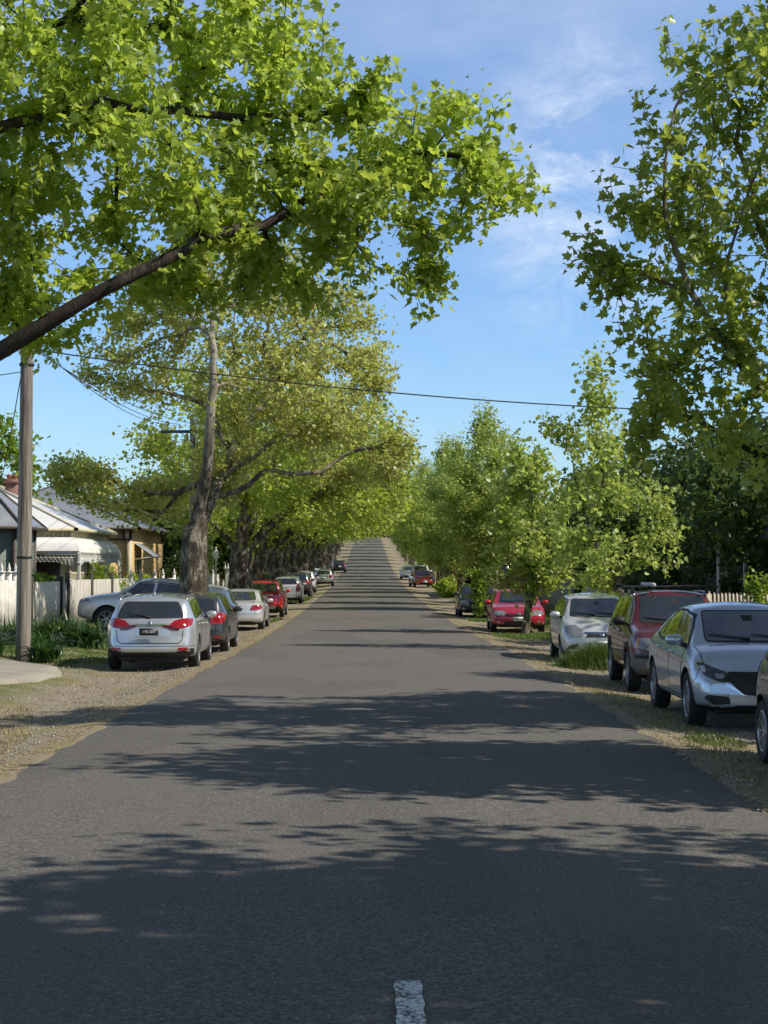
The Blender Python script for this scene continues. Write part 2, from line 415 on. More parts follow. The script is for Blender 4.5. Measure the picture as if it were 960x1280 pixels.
def leaves_mesh(name, P, size, shape, mats, rs, droop=.35, fold=.16, tintbase=None):
    """P (n,3) leaf bases; one folded, lobed face pair per leaf"""
    n = len(P); k = len(shape)
    s = size * rs.uniform(.42, 1.3, n)
    nrm = rs.normal(size=(n, 3)) * .72; nrm[:, 2] += .72
    nrm /= np.linalg.norm(nrm, axis=1)[:, None]
    d = rs.normal(size=(n, 3)); d[:, 2] -= droop
    d -= (d * nrm).sum(1)[:, None] * nrm; d /= np.linalg.norm(d, axis=1)[:, None]
    w = np.cross(nrm, d)
    sx = shape[:, 0]; sy = shape[:, 1]
    curl = rs.uniform(-.50, .12, n)
    off = (w[:, None] * sx[None, :, None] + d[:, None] * sy[None, :, None]
           + nrm[:, None] * (fold * np.abs(sx)[None, :, None] * rs.uniform(.3, 2.2, n)[:, None, None] + (curl[:, None] * (sy ** 2)[None])[..., None]))
    V = (P[:, None] + off * s[:, None, None]).reshape(-1, 3)
    b = (np.arange(n) * k)[:, None]
    tip = int(np.argmax(sy))
    right = list(range(0, tip + 1)); left = [0] + list(range(tip, k))
    F = [b + np.array(right)[None], b + np.array(left)[None]]
    me = new_mesh(name, V, F, mats, False)
    tb = rs.uniform(0, 1, n) if tintbase is None else np.clip(tintbase + rs.normal(0, .2, n), 0, 1)
    a = me.attributes.new('tint', 'FLOAT', 'FACE'); a.data.foreach_set('value', np.concatenate([tb, tb]).astype(np.float32))
    return me

def grow(base_paths, A, rs, step=.35, pathw=.35, wob=.10, start_min=0.0, lift=0.15):
    """base_paths: list of (points, from_index or None). Attractor points A are joined, near ones first, to the closest node.
    Returns node positions, parents, tip flags."""
    N = []; par = []; dist = []
    for pts, frm in base_paths:
        pts = [np.array(p, float) for p in pts]
        prev = frm
        if prev is None:
            N.append(pts[0]); par.append(-1); dist.append(0); prev = len(N) - 1; rest = pts[1:]
        else:
            if callable(prev): prev = prev(N)
            rest = pts
        for q in rest:
            L = np.linalg.norm(q - N[prev]); ns = max(1, int(L / step)); p0 = N[prev].copy()
            for i in range(1, ns + 1):
                f = i / ns
                jit = rs.normal(0, .045 * min(1, L), 3) if i < ns else 0
                N.append(p0 * (1 - f) + q * f + jit); par.append(prev); dist.append(dist[prev] + L / ns); prev = len(N) - 1
    nb = len(N)
    cap = nb + len(A) * 14 + 10
    arr = np.zeros((cap, 3)); arr[:nb] = N; dd = np.zeros(cap); dd[:nb] = dist; pa = np.full(cap, -1); pa[:nb] = par
    blocked = np.zeros(cap, bool); blocked[:nb] = dd[:nb] < start_min
    n = nb
    # order by distance to the base skeleton
    d0 = np.array([np.min(((arr[:nb][~blocked[:nb]] - a) ** 2).sum(1)) for a in A])
    tips = []
    for ia in np.argsort(d0):
        a = A[ia]
        dv = np.sqrt(((arr[:n] - a) ** 2).sum(1)) + pathw * dd[:n] * .2
        dv[blocked[:n]] += 1e3
        j = int(np.argmin(dv)); p0 = arr[j]; L = np.linalg.norm(a - p0)
        if L < .05: tips.append(j); continue
        ns = min(12, max(1, int(L / step)))
        side = rs.normal(size=3) * wob * L; side[2] += -lift * L * .6
        prev = j
        for i in range(1, ns + 1):
            f = i / ns
            p = p0 * (1 - f) + a * f + side * (4 * f * (1 - f)) * .5 + (rs.normal(0, .03, 3) if i < ns else 0)
            arr[n] = p; pa[n] = prev; dd[n] = dd[prev] + L / ns; prev = n; n += 1
        tips.append(n - 1)
    return arr[:n].copy(), pa[:n].copy(), np.array(tips)

def radii(N, par, r_tip, r_base, p=2.4, nb_scale=None):
    n = len(N); w = np.zeros(n)
    ch = np.zeros(n, int)
    for i in range(1, n):
        if par[i] >= 0: ch[par[i]] += 1
    w[ch == 0] = r_tip ** p
    for i in range(n - 1, 0, -1):
        if par[i] >= 0: w[par[i]] += w[i]
    r = w ** (1 / p)
    # rescale so the base meets r_base while tips keep r_tip
    rb = r[0]; g = math.log(r_base / r_tip) / max(1e-6, math.log(rb / r_tip))
    return r_tip * (r / r_tip) ** g

def skeleton_mesh(name, N, par, r, mats, rmin=.0, flare=None):
    n = len(N); kids = [[] for _ in range(n)]
    for i in range(n):
        if par[i] >= 0: kids[par[i]].append(i)
    V = []; F4 = []; nv = 0
    stack = [(i, None) for i in range(n) if par[i] < 0]
    while stack:
        st, frm = stack.pop()
        chain = ([frm] if frm is not None else []) + [st]
        while kids[chain[-1]]:
            ks = sorted(kids[chain[-1]], key=lambda k: -r[k])
            for k in ks[1:]: stack.append((k, chain[-1]))
            chain.append(ks[0])
        if r[chain[min(1, len(chain) - 1)]] < rmin: continue
        P = N[chain]; rr = r[chain].copy()
        if frm is not None: rr[0] = min(rr[0], rr[1] * 1.25)
        rr[-1] = max(rr[-1] * .5, .002)
        m = 12 if rr[0] > .18 else 8 if rr[0] > .06 else 5 if rr[0] > .02 else 3
        T = np.gradient(P, axis=0); T /= (np.linalg.norm(T, axis=1)[:, None] + 1e-9)
        ref = np.array([.31, .87, .38]) if abs(T[0] @ np.array([.31, .87, .38])) < .9 else np.array([1., 0, 0])
        A = np.cross(T, ref); A /= (np.linalg.norm(A, axis=1)[:, None] + 1e-9); B = np.cross(T, A)
        an = np.arange(m) * 2 * PI / m
        ring = A[:, None] * np.cos(an)[None, :, None] + B[:, None] * np.sin(an)[None, :, None]
        wav = 1.0
        if m >= 8:
            hh = P[:, 2][:, None]
            wav = 1 + .07 * np.sin(3 * an[None] + hh * 1.7) + .05 * np.sin(5 * an[None] - hh * 3.1) + .04 * np.sin(hh * 6 + an[None] * 2)
            wav = wav[..., None]
            if flare is not None and frm is None:
                fl = np.exp(-(P[:, 2] - P[0, 2]) / .35)[:, None, None] * flare
                wav = wav * (1 + fl * (1 + .5 * np.sin(4 * an)[None, :, None]))
        V.append((P[:, None] + ring * rr[:, None, None] * wav).reshape(-1, 3))
        L = len(chain)
        i = (np.arange(L - 1)[:, None] * m + np.arange(m)[None]); i2 = (np.arange(L - 1)[:, None] * m + (np.arange(m)[None] + 1) % m)
        F4.append(np.stack([i, i2, i2 + m, i + m], -1).reshape(-1, 4) + nv)
        nv += L * m
    return new_mesh(name, np.concatenate(V), [np.concatenate(F4)], mats, True)

def twig_leaves(N, par, tips, per, spread, rs, back=4, clump=.0):
    """leaf base points scattered along the last few nodes of each twig"""
    P = []
    for t_ in tips:
        j = t_; nodes = [j]
        for _ in range(back):
            if par[j] < 0: break
            j = par[j]; nodes.append(j)
        k = max(2, int(per * rs.uniform(.45, 1.5)))
        q = N[rs.choice(nodes, k, p=np.linspace(1.6, .4, len(nodes)) / np.linspace(1.6, .4, len(nodes)).sum())]
        P.append(q + rs.normal(0, spread, (k, 3)))
    return np.concatenate(P)

def in_poly(px, py, poly):
    x = np.asarray(px); y = np.asarray(py); c = np.zeros(x.shape, bool)
    j = len(poly) - 1
    for i in range(len(poly)):
        xi, yi = poly[i]; xj, yj = poly[j]
        cond = ((yi > y) != (yj > y)) & (x < (xj - xi) * (y - yi) / (yj - yi + 1e-12) + xi)
        c ^= cond; j = i
    return c
def edge_dist(px, py, poly):
    P = np.stack([px, py], -1); best = np.full(len(px), 1e9)
    for i in range(len(poly)):
        a = np.array(poly[i], float); b_ = np.array(poly[(i + 1) % len(poly)], float)
        ab = b_ - a; tt = np.clip(((P - a) @ ab) / (ab @ ab), 0, 1)
        best = np.minimum(best, np.linalg.norm(P - a - tt[:, None] * ab, axis=1))
    return best
def outline_points(poly, d0, depth, n, rs, clump=None, slope=0.0):
    """crown attractors: a volume whose outline follows the tree's silhouette and which is as deep as it is wide"""
    poly = [tuple(p) for p in poly]; xs = [p[0] for p in poly]; ys = [p[1] for p in poly]
    out = []
    while len(out) < n:
        px = rs.uniform(min(xs), max(xs), 4000); py = rs.uniform(min(ys), max(ys), 4000)
        k = in_poly(px, py, poly); px, py = px[k], py[k]
        e = edge_dist(px, py, poly) / FPX * d0
        th = np.minimum(depth, .35 + 1.15 * e)
        d = d0 + rs.uniform(-1, 1, len(px)) * th + slope * (px - VX) / FPX * d0
        if clump is not None:
            k = clump(px, py, d, rs); px, py, d = px[k], py[k], d[k]
        out += list(zip((px - VX) / FPX * d, d, CAM_H + (VY - py) / FPX * d))
    return np.array(out[:n])
def blob_points(blobs, n, rs, shell=.55):
    """blobs: (cx,cy,cz, rx,ry,rz)"""
    w = np.array([b[3] * b[4] * b[5] for b in blobs]) ** .8; w /= w.sum()
    out = []
    for b, k in zip(blobs, rs.multinomial(n, w)):
        d = rs.normal(size=(k, 3)); d /= np.linalg.norm(d, axis=1)[:, None]
        rad = rs.uniform(0, 1, k) ** (1 / 3.) * (1 - shell) + shell * rs.uniform(.75, 1.05, k)
        rad = rad * np.where(rs.uniform(size=k) < .16, rs.uniform(1.05, 1.32, k), 1.0)
        out.append(np.array(b[:3]) + d * rad[:, None] * np.array(b[3:]))
    return np.concatenate(out)
def noise_clump(freq, thr, seed):
    r0 = np.random.default_rng(seed); K = r0.normal(size=(7, 3)) * freq; ph = r0.uniform(0, 6.28, 7)
    def f(X):
        return sum(np.sin(X @ K[i] + ph[i]) for i in range(7)) / 7 ** .5
    return f

def make_tree(name, base, paths, A, seed, leaf, leafmat, size, per, spread, r_base, r_tip=.006, label=None, cat='tree', group=None,
              clear=0, capf=None, bark=None, rmin=.0, step=.35, wob=.1, start_min=0., flare=.35, droop=.35, pathw=.35, back=4, lift=.15, gap=None, tintf=None):
    rs = np.random.default_rng(seed)
    base = np.array(base, float)
    if gap is not None:
        A = A[noise_clump(gap[0], 0, seed + 5)(A) > gap[1] - .05]
    N, par, tips = grow(paths, A, rs, step, pathw, wob, start_min, lift)
    n_ = len(N); hasp = par >= 0
    for _ in range(4):                                  # ease the kinks out of the limbs
        S = np.zeros_like(N); C = np.zeros(n_)
        np.add.at(S, par[hasp], N[hasp]); np.add.at(C, par[hasp], 1)
        mv = hasp & (C > 0)
        M = N.copy(); M[mv] = .5 * N[mv] + .25 * N[par[mv]] + .25 * S[mv] / C[mv][:, None]
        N = M
    r = radii(N, par, r_tip, r_base)
    if capf is not None: r = np.minimum(r, capf(N))
    root = empty(name, tuple(base), 0, label, cat, group)
    tm = skeleton_mesh('trunk', N - base, par, r, [bark or BARK], rmin, flare)
    link('trunk', tm, root)
    P = twig_leaves(N, par, tips, per, spread, rs, back)
    if clear:
        Tn = N[(r > .045) & (N[:, 2] > base[2] + 2)][::1]
        keep = np.ones(len(P), bool)
        for q in Tn:
            dq = P - q
            keep &= ~(((dq[:, 0] ** 2 + dq[:, 2] ** 2) < (clear * .55) ** 2) & (dq[:, 1] < .1) & (dq[:, 1] > -clear * 2.6))
        rk = rs.uniform(size=len(P)) < .12
        P = P[keep | rk]
    if gap is not None:
        g = noise_clump(gap[0], 0, seed + 5)(P); P = P[g > gap[1]]
    g2 = noise_clump(1.1 if tintf is None else tintf, 0, seed + 9)(P)
    lm = leaves_mesh('crown', P - base, size, leaf, [leafmat], rs, droop, tintbase=.5 + .2 * g2)
    link('crown', lm, root)
    return root

def dup_tree(src, loc, rz, sc, label, group, cat='tree', name=None):
    r = src.copy(); COL.objects.link(r); r.location = loc; r.rotation_euler = (0, 0, rz); r.scale = (sc, sc, sc)
    if name: r.name = name
    r['label'] = label; r['category'] = cat
    if group: r['group'] = group
    elif 'group' in r: del r['group']
    for ch in [c for c in src.children]:
        c = ch.copy(); COL.objects.link(c); c.parent = r
    return r

rs = np.random.default_rng(11)
# ---- the big tree over the near left
B0 = (-5.7, 18.0, gz(-5.7, 18))
T0 = [(-560, -330), (150, -330), (330, -150), (400, -20), (414, 42), (470, 62), (522, 100), (590, 98), (650, 122), (612, 166), (665, 192), (684, 246), (630, 252),
      (622, 288), (566, 300), (552, 340), (556, 372), (546, 412), (512, 386), (492, 345), (440, 372), (396, 386), (330, 392), (296, 408), (235, 392), (180, 400), (128, 392), (104, 420), (70, 446), (30, 440), (-20, 400), (-200, 470), (-480, 330)]
trunk0 = [B0, (-5.65, 18.0, 1.2), (-5.5, 18.1, 2.6)]
fork0 = (-5.4, 18.1, 3.1)
paths = [([B0, (-5.66, 18, 1.2), (-5.5, 18.1, 2.4), fork0], None)]
near_fork = lambda N: int(np.argmin([np.linalg.norm(p - np.array(fork0)) for p in N]))
paths += [([at(-60, 470, 17.8), at(0, 436, 17.5), at(60, 404, 17.5), at(130, 356, 17.5), at(205, 326, 17.6), at(290, 288, 17.9), at(390, 246, 18.6), at(480, 205, 19.4), at(560, 190, 19.6), at(620, 200, 19.6)], near_fork),
          ([at(-300, 330, 18), at(-120, 210, 18), at(0, 150, 18.2), at(130, 128, 18.6), at(230, 130, 19), at(330, 150, 19.4), at(430, 130, 19.6), at(520, 150, 19.8), at(590, 148, 20)], near_fork),
          ([at(-320, 200, 18.4), at(-200, 60, 19), at(0, 30, 19.8), at(120, 20, 20.3), at(240, 40, 20.5), at(340, 50, 20.6)], near_fork),
          ([at(-380, 100, 17), at(-300, -150, 17), at(-100, -230, 17.5), at(80, -180, 18)], near_fork)]
A = outline_points(T0, 19.6, 3.0, 2300, rs)
far_side = blob_points([(-7.5, 18, 7.0, 3.2, 4.2, 2.6)], 160, rs)
make_tree('plane_tree', B0, paths, np.concatenate([A, far_side]), 21, LEAF_BIG, LEAF_L, .112, 40, .105, .42, .006,
          'large plane tree whose leafy boughs hang over the near left of the road', group='plane trees lining the street',
          start_min=3.6, step=.28, droop=.8, gap=(2.6, -1.15), wob=.16, clear=.15, bark=BARK_K, capf=lambda N: np.where(N[:, 2] < 3.0, .42, np.interp(np.linalg.norm(N - np.array(fork0), axis=1), [0, 1, 3, 6, 9], [.17, .105, .075, .045, .02])))
# spray of twigs reaching out furthest over the road is part of the same tree's outline

# ---- the right-hand near tree
B1 = (6.1, 20.0, gz(6.1, 20))
T1 = [(918, 0), (905, 22), (893, 50), (872, 96), (838, 66), (822, 108), (786, 140), (800, 178), (762, 205), (784, 238), (762, 282), (728, 340), (724, 380), (768, 392), (800, 420), (768, 468), (768, 505), (772, 552), (800, 590),
      (870, 604), (960, 606), (1150, 640), (1400, 560), (1480, 250), (1400, -20), (1200, -130), (1010, -120), (955, -60)]
paths = [([B1, (6.08, 20, 1.3), (5.95, 20.05, 2.4)], None)]
f1 = lambda N: int(np.argmin([np.linalg.norm(p - np.array((5.95, 20.05, 2.4))) for p in N]))
paths += [([at(1040, 560, 19.8), at(955, 480, 19.6), at(880, 380, 19.4), at(830, 260, 19.2), at(836, 110, 19)], f1),
          ([at(1060, 540, 20.3), at(1000, 400, 20.4), at(940, 250, 20.6), at(925, 80, 20.7)], f1),
          ([at(1020, 610, 20.6), at(930, 560, 20.8), at(850, 500, 21), at(790, 440, 21.2)], f1),
          ([at(1070, 500, 20), at(1080, 300, 20), at(1050, 50, 20), at(1030, -80, 20)], f1),
          ([at(1160, 480, 20), at(1280, 250, 20), at(1330, 0, 20)], f1)]
A = outline_points(T1, 19.9, 3.4, 540, rs)
A = np.concatenate([A] + [A[::2] + np.array([rs.normal(0, .05), 0, .20 * k_]) for k_ in (1, 2, 3)])
make_tree('plane_tree', B1, paths, A, 31, LEAF_BIG, LEAF_R, .122, 18, .085, .24, .006,
          'plane tree with upright shoots beside the silver cars, filling the upper right', group='plane trees lining the street',
          start_min=2.4, step=.28, droop=.5, gap=(2.2, -1.35), wob=.04, lift=-.5, pathw=1.2)

# ---- mid left plane tree with the mottled forked trunk
B2 = (-4.95, 47.0, gz(-4.95, 47))
D2 = 47.0
T2 = [(52, 600), (66, 574), (100, 566), (130, 584), (175, 584), (205, 604), (232, 590), (236, 545), (214, 492), (170, 505), (118, 486), (96, 466), (112, 430), (140, 400), (170, 345), (250, 300), (360, 300), (440, 350), (492, 412),
      (500, 462), (532, 515), (524, 560), (500, 596), (440, 606), (360, 610), (318, 634), (280, 642), (262, 610), (246, 600), (222, 650), (180, 652), (120, 640), (70, 622)]
fk = at(243, 655, 47)
paths = [([B2, (-4.97, 47, 1.0), (-4.95, 47, 2.2), fk], None)]
f2 = lambda N: int(np.argmin([np.linalg.norm(p - np.array(fk)) for p in N]))
paths += [([at(222, 660, 46.4), at(198, 648, 45.6), at(165, 632, 44.8), at(128, 622, 44.2), at(95, 608, 44)], f2),
          ([at(268, 640, 46), at(300, 614, 45), at(342, 590, 44.2), at(392, 573, 43.6), at(450, 561, 43.4), at(490, 548, 43.4)], f2),
          ([at(240, 620, 46.4), at(247, 560, 45.8), at(244, 500, 45.4), at(238, 455, 45.2), at(226, 402, 45.2), at(216, 360, 45.4)], f2),
          ([at(255, 620, 46.8), at(262, 560, 46.2), at(262, 500, 46), at(258, 450, 46), at(268, 380, 46.4)], f2),
          ([at(262, 630, 48), at(290, 570, 49), at(330, 500, 49.6), at(370, 430, 50)], f2)]
A = outline_points(T2, D2 + 2.0, 3.8, 1600, rs)
make_tree('plane_tree', B2, paths, A, 41, LEAF_MID, LEAF_Y, .112, 36, .16, .43, .010,
          'plane tree with thick forked trunk standing behind the silver wagon', group='plane trees lining the street',
          start_min=3.3, step=.45, droop=.5, gap=(1.7, -.8), wob=.14, rmin=.006, clear=.42, capf=lambda N: np.interp(np.linalg.norm(N - np.array(fk), axis=1) * np.where(N[:, 2] < fk[2] - .05, -1, 1), [-2.6, -1.2, -.3, .4, 1.0, 1.8, 3, 6, 9], [.43, .39, .34, .23, .18, .155, .13, .08, .04]))

# ---- generic kerbside trees: two spreading (left) and two upright (right), copied down the street
def spreading(seed, name_label, loc, lean=1):
    r2 = np.random.default_rng(seed); b = np.array((0., 0., 0.))
    blobs = [(2.6 * lean, 0, 7.2, 4.4, 4.8, 3.2), (-2.0 * lean, 1, 6.8, 3.2, 3.8, 2.8), (5.6 * lean, -1, 6.4, 2.5, 3.4, 2.2), (.2, -1, 9.6, 3.4, 3.4, 2.4), (-3.8 * lean, 0, 5.0, 1.9, 2.4, 1.4), (4.6 * lean, 2.5, 6.6, 2.8, 2.8, 2.4), (.8, -3.4, 6.0, 2.8, 2.2, 2.4), (3.2 * lean, -2.2, 5.0, 2.4, 2.2, 1.4)]
    A = blob_points(blobs, 720, r2)
    fk = (0.05, 0, 2.7)
    ff = lambda N: int(np.argmin([np.linalg.norm(p - np.array(fk)) for p in N]))
    paths = [([(0, 0, 0), (.04, .02, 1.2), fk], None),
             ([(1.0 * lean, .2, 3.7), (2.3 * lean, .3, 4.9), (3.8 * lean, 0, 5.6), (5.6 * lean, 0, 6.4)], ff), ([(-.8 * lean, .3, 3.8), (-1.9 * lean, .8, 5.4), (-2.8 * lean, 1, 6.6)], ff),
             ([(.2, -.3, 4.2), (.3, -.6, 6.4), (.2, -.8, 8.6)], ff), ([(.5 * lean, .8, 4), (1.3 * lean, 1.8, 6.0), (1.6 * lean, 2, 8)], ff)]
    t = make_tree('plane_tree', (0, 0, 0), paths, A, seed, LEAF_LOW, LEAF_F if seed % 2 else LEAF_L, .19, 52, .24, .48, .012, name_label[0], group=name_label[1],
                  start_min=2.6, step=.6, gap=(1.4, -.6), rmin=.012, wob=.12)
    t.location = loc
    return t
def upright(seed, name_label, loc, h=10.5, w=3.0, leafmat=None):
    r2 = np.random.default_rng(seed)
    blobs = []
    for i in range(9):
        z = 2.8 + (h - 3.8) * i / 8; k = math.sin(min(1, (i + 1.6) / 5) * PI / 2) * (1 - max(0, i - 4) / 4.6 * .82)
        a = r2.uniform(0, 6.28); blobs.append((w * .33 * k * math.cos(a), w * .33 * k * math.sin(a), z, w * .78 * k, w * .78 * k, .95))
    A = blob_points(blobs, 560, r2)
    fk = (0, 0, 1.9)
    ff = lambda N: int(np.argmin([np.linalg.norm(p - np.array(fk)) for p in N]))
    paths = [([(0, 0, 0), (.03, 0, 1), fk, (.05, .1, 4), (-.1, 0, 6.5), (0, .1, h - .8)], None),
             ([(.7, .3, 3.6), (1.3, .5, 5.8), (1.5, .5, 7.5)], ff), ([(-.6, -.4, 3.4), (-1.3, -.7, 5.4)], ff), ([(.2, -.8, 3.6), (.5, -1.5, 5.6)], ff)]
    t = make_tree('plane_tree', (0, 0, 0), paths, A, seed, LEAF_LOW, leafmat or LEAF_M, .15, 52, .20, .24, .010, name_label[0], group=name_label[1],
                  start_min=1.9, step=.55, gap=(1.4, -1.0), rmin=.010, wob=.06, lift=-.3)
    t.location = loc
    return t
ORD = ['first', 'second', 'third', 'fourth', 'fifth', 'sixth', 'seventh', 'eighth', 'ninth', 'tenth', 'eleventh', 'twelfth', 'thirteenth', 'fourteenth', 'fifteenth', 'sixteenth', 'seventeenth', 'eighteenth', 'nineteenth', 'twentieth',
       'twenty-first', 'twenty-second', 'twenty-third', 'twenty-fourth', 'twenty-fifth', 'twenty-sixth', 'twenty-seventh', 'twenty-eighth', 'twenty-ninth', 'thirtieth']
GL = 'plane trees lining the street'
L1 = (-5.4, 69.0); L2 = (-5.6, 86.0)
SPR = [spreading(51, ('thick dark-trunked plane tree standing behind the white sedan', GL), (*L1, gz(*L1))),
       spreading(52, ('plane tree leaning over the road beside the red people mover', GL), (*L2, gz(*L2)))]
left_y = [101, 117, 131, 146, 162, 178, 196, 214, 233, 253, 274, 296, 320, 345, 372, 402, 434, 452]
for i, y in enumerate(left_y):
    x = -5.5 + rs.uniform(-.3, .3) - (.6 if y > 300 else 0)
    dup_tree(SPR[i % 2], (x, y, gz(x, y) - .05), rs.uniform(-.5, .5), rs.uniform(.95, 1.1) + (.14 if y > 125 else 0) + (.12 if y > 220 else 0),
             '%s plane tree up the left kerb counting from the forked tree' % ORD[i + 2], GL)
UPR = [upright(61, ('tall upright plane tree rising behind the dark parked sedan', GL), (6.4, 94.0, gz(6.4, 94)), 11.6, 3.3),
       upright(62, ('bushy plane tree with leafy spire near the clipped green hedge', GL), (6.1, 83.0, gz(6.1, 83)), 9.8, 3.3)]
right_y = [108, 121, 133, 145, 158, 171, 184, 198, 213, 228, 243, 259, 276, 294, 313, 334, 356, 380, 405, 432, 450]
for i, y in enumerate(right_y):
    x = 6.0 + rs.uniform(-.3, .3)
    dup_tree(UPR[i % 2], (x, y, gz(x, y) - .05), rs.uniform(0, 6.28), rs.uniform(.92, 1.12) + (.14 if y > 180 else 0),
             '%s plane tree up the right kerb past the black sedan' % ORD[i], GL)
# trees on both sides beyond the crest
for i, (x, y, s) in enumerate([(-9, 476, 1.2), (-1.5, 500, 1.15), (7, 482, 1.15), (13, 470, 1.2), (-15, 470, 1.2)]):
    dup_tree(SPR[i % 2], (x, y, gz(x, y) - .5), rs.uniform(0, 6.28), s, 'leafy tree at the crest of the hill, %s from the left' % ORD[[1, 2, 3, 4, 0][i]], 'trees at the crest of the hill')

# ---- young trees on the right verge
def young(name, base, outline, d, depth, n, seed, trunk, limbs, leafmat, size, per, rb, label, group=None, leaf=LEAF_MID, spread=.15, gap=(1.6, -.8), lift=-.2, bark=None):
    r2 = np.random.default_rng(seed)
    fkp = trunk[-1]; ff = lambda N: int(np.argmin([np.linalg.norm(p - np.array(fkp)) for p in N]))
    paths = [([base] + trunk, None)] + [(l, ff) for l in limbs]
    A = outline_points(outline, d, depth, n, r2)
    return make_tree(name, base, paths, A, seed, leaf, leafmat, size, per, spread, rb, .004, label, group=group,
                     start_min=.6, step=.3, gap=gap, wob=.07, lift=lift, rmin=.003, bark=bark or BARK_Y, flare=.2)
d = 53.5; b = (at(656, 0, d)[0], d, gz(5.07, d))
young('young_plane_tree', b, [(602, 700), (612, 660), (618, 600), (636, 560), (655, 538), (672, 552), (700, 590), (722, 640), (728, 690), (716, 722), (690, 738), (668, 730), (640, 742), (612, 730)], d, 2.6, 300, 71,
      [at(659, 762, d), at(664, 742, d), at(668, 715, d)], [[at(690, 690, d), at(705, 650, d + .5)], [at(640, 690, d), at(632, 640, d - .5)], [at(668, 660, d), at(660, 590, d)]],
      LEAF_M, .15, 24, .125, 'leaning young plane tree with a pale trunk in front of the red sedan', GL, gap=(1.6, -1.0))
d = 42.0; b = (at(772, 0, d)[0], d, gz(6.3, d))
young('young_plane_tree', b, [(690, 640), (700, 590), (682, 560), (672, 510), (700, 520), (722, 500), (735, 440), (752, 436), (768, 500), (800, 540), (815, 590), (850, 620), (858, 680), (836, 728), (800, 742), (760, 745), (715, 735), (692, 700)], d, 2.8, 420, 72,
      [at(772, 745, d), at(774, 722, d)], [[at(748, 690, d), at(728, 620, d), at(712, 560, d)], [at(770, 680, d), at(752, 600, d), at(744, 500, d)], [at(800, 690, d), at(825, 650, d)]],
      LEAF_M, .125, 17, .11, 'airy young plane tree behind the silver hatchback and the maroon wagon', GL, gap=(1.7, -.75))
d = 70.0; b = (at(600, 0, d)[0], d, gz(4.75, d))
young('sapling', b, [(587, 720), (592, 706), (599, 700), (607, 712), (613, 735), (610, 756), (598, 760), (588, 748)], d, .45, 60, 73,
      [at(600, 765, d), at(600, 750, d), at(600, 705, d)], [], LEAF_B, .17, 15, .035, 'small bright green sapling on the verge before the dark sedan', None, spread=.10, gap=(2, -1.4))

# ---- garden trees and shrubs behind the fences
def garden(name, label, loc, blobs, n, seed, leafmat, size, per, spread=.28, rb=.18, leaf=LEAF_LOW, trunk_h=1.2, cat='tree', group=None):
    r2 = np.random.default_rng(seed)
    A = blob_points(blobs, n, r2)
    top = max(bb[2] for bb in blobs)
    paths = [([(0, 0, 0), (0.03, 0, trunk_h * .6), (0, .05, trunk_h), (0, 0, max(trunk_h + .3, top * .8))], None)]
    t = make_tree(name, (0, 0, 0), paths, A, seed, leaf, leafmat, size, per, spread, rb, .008, label, cat=cat, group=group,
                  start_min=trunk_h * .7, step=.5, gap=(1.1, -1.15), rmin=.01)
    t.location = loc
    return t
def gl(x, y): return (x, y, gz(x, y))
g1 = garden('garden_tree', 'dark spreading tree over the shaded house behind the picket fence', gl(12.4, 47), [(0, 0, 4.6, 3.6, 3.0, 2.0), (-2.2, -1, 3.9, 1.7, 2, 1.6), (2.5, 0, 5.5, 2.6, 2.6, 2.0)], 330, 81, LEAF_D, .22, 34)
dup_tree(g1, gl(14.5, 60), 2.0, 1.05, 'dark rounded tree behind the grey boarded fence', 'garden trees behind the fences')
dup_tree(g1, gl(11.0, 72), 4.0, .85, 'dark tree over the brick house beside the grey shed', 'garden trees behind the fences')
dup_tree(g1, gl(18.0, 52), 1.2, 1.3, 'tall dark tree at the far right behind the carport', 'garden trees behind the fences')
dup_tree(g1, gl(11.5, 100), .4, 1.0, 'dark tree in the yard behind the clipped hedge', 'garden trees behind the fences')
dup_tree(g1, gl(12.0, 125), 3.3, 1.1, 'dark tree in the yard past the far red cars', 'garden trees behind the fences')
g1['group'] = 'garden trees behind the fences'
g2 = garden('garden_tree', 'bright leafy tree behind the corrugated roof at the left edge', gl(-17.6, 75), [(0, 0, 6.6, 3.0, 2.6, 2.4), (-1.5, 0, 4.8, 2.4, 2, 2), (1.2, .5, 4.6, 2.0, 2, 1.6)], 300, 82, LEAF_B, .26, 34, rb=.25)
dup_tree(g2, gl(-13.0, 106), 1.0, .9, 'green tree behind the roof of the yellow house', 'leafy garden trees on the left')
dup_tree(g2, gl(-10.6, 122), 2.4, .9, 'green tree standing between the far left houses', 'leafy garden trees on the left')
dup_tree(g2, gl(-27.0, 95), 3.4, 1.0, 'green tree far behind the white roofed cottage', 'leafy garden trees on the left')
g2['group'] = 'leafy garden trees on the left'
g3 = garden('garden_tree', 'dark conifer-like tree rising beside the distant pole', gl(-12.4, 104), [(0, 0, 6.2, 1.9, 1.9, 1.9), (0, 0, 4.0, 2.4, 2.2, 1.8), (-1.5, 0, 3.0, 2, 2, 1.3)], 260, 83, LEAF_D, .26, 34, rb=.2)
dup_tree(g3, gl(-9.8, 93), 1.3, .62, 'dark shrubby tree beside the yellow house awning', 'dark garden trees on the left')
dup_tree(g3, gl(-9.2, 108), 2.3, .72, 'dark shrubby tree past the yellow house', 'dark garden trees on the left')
g3['group'] = 'dark garden trees on the left'

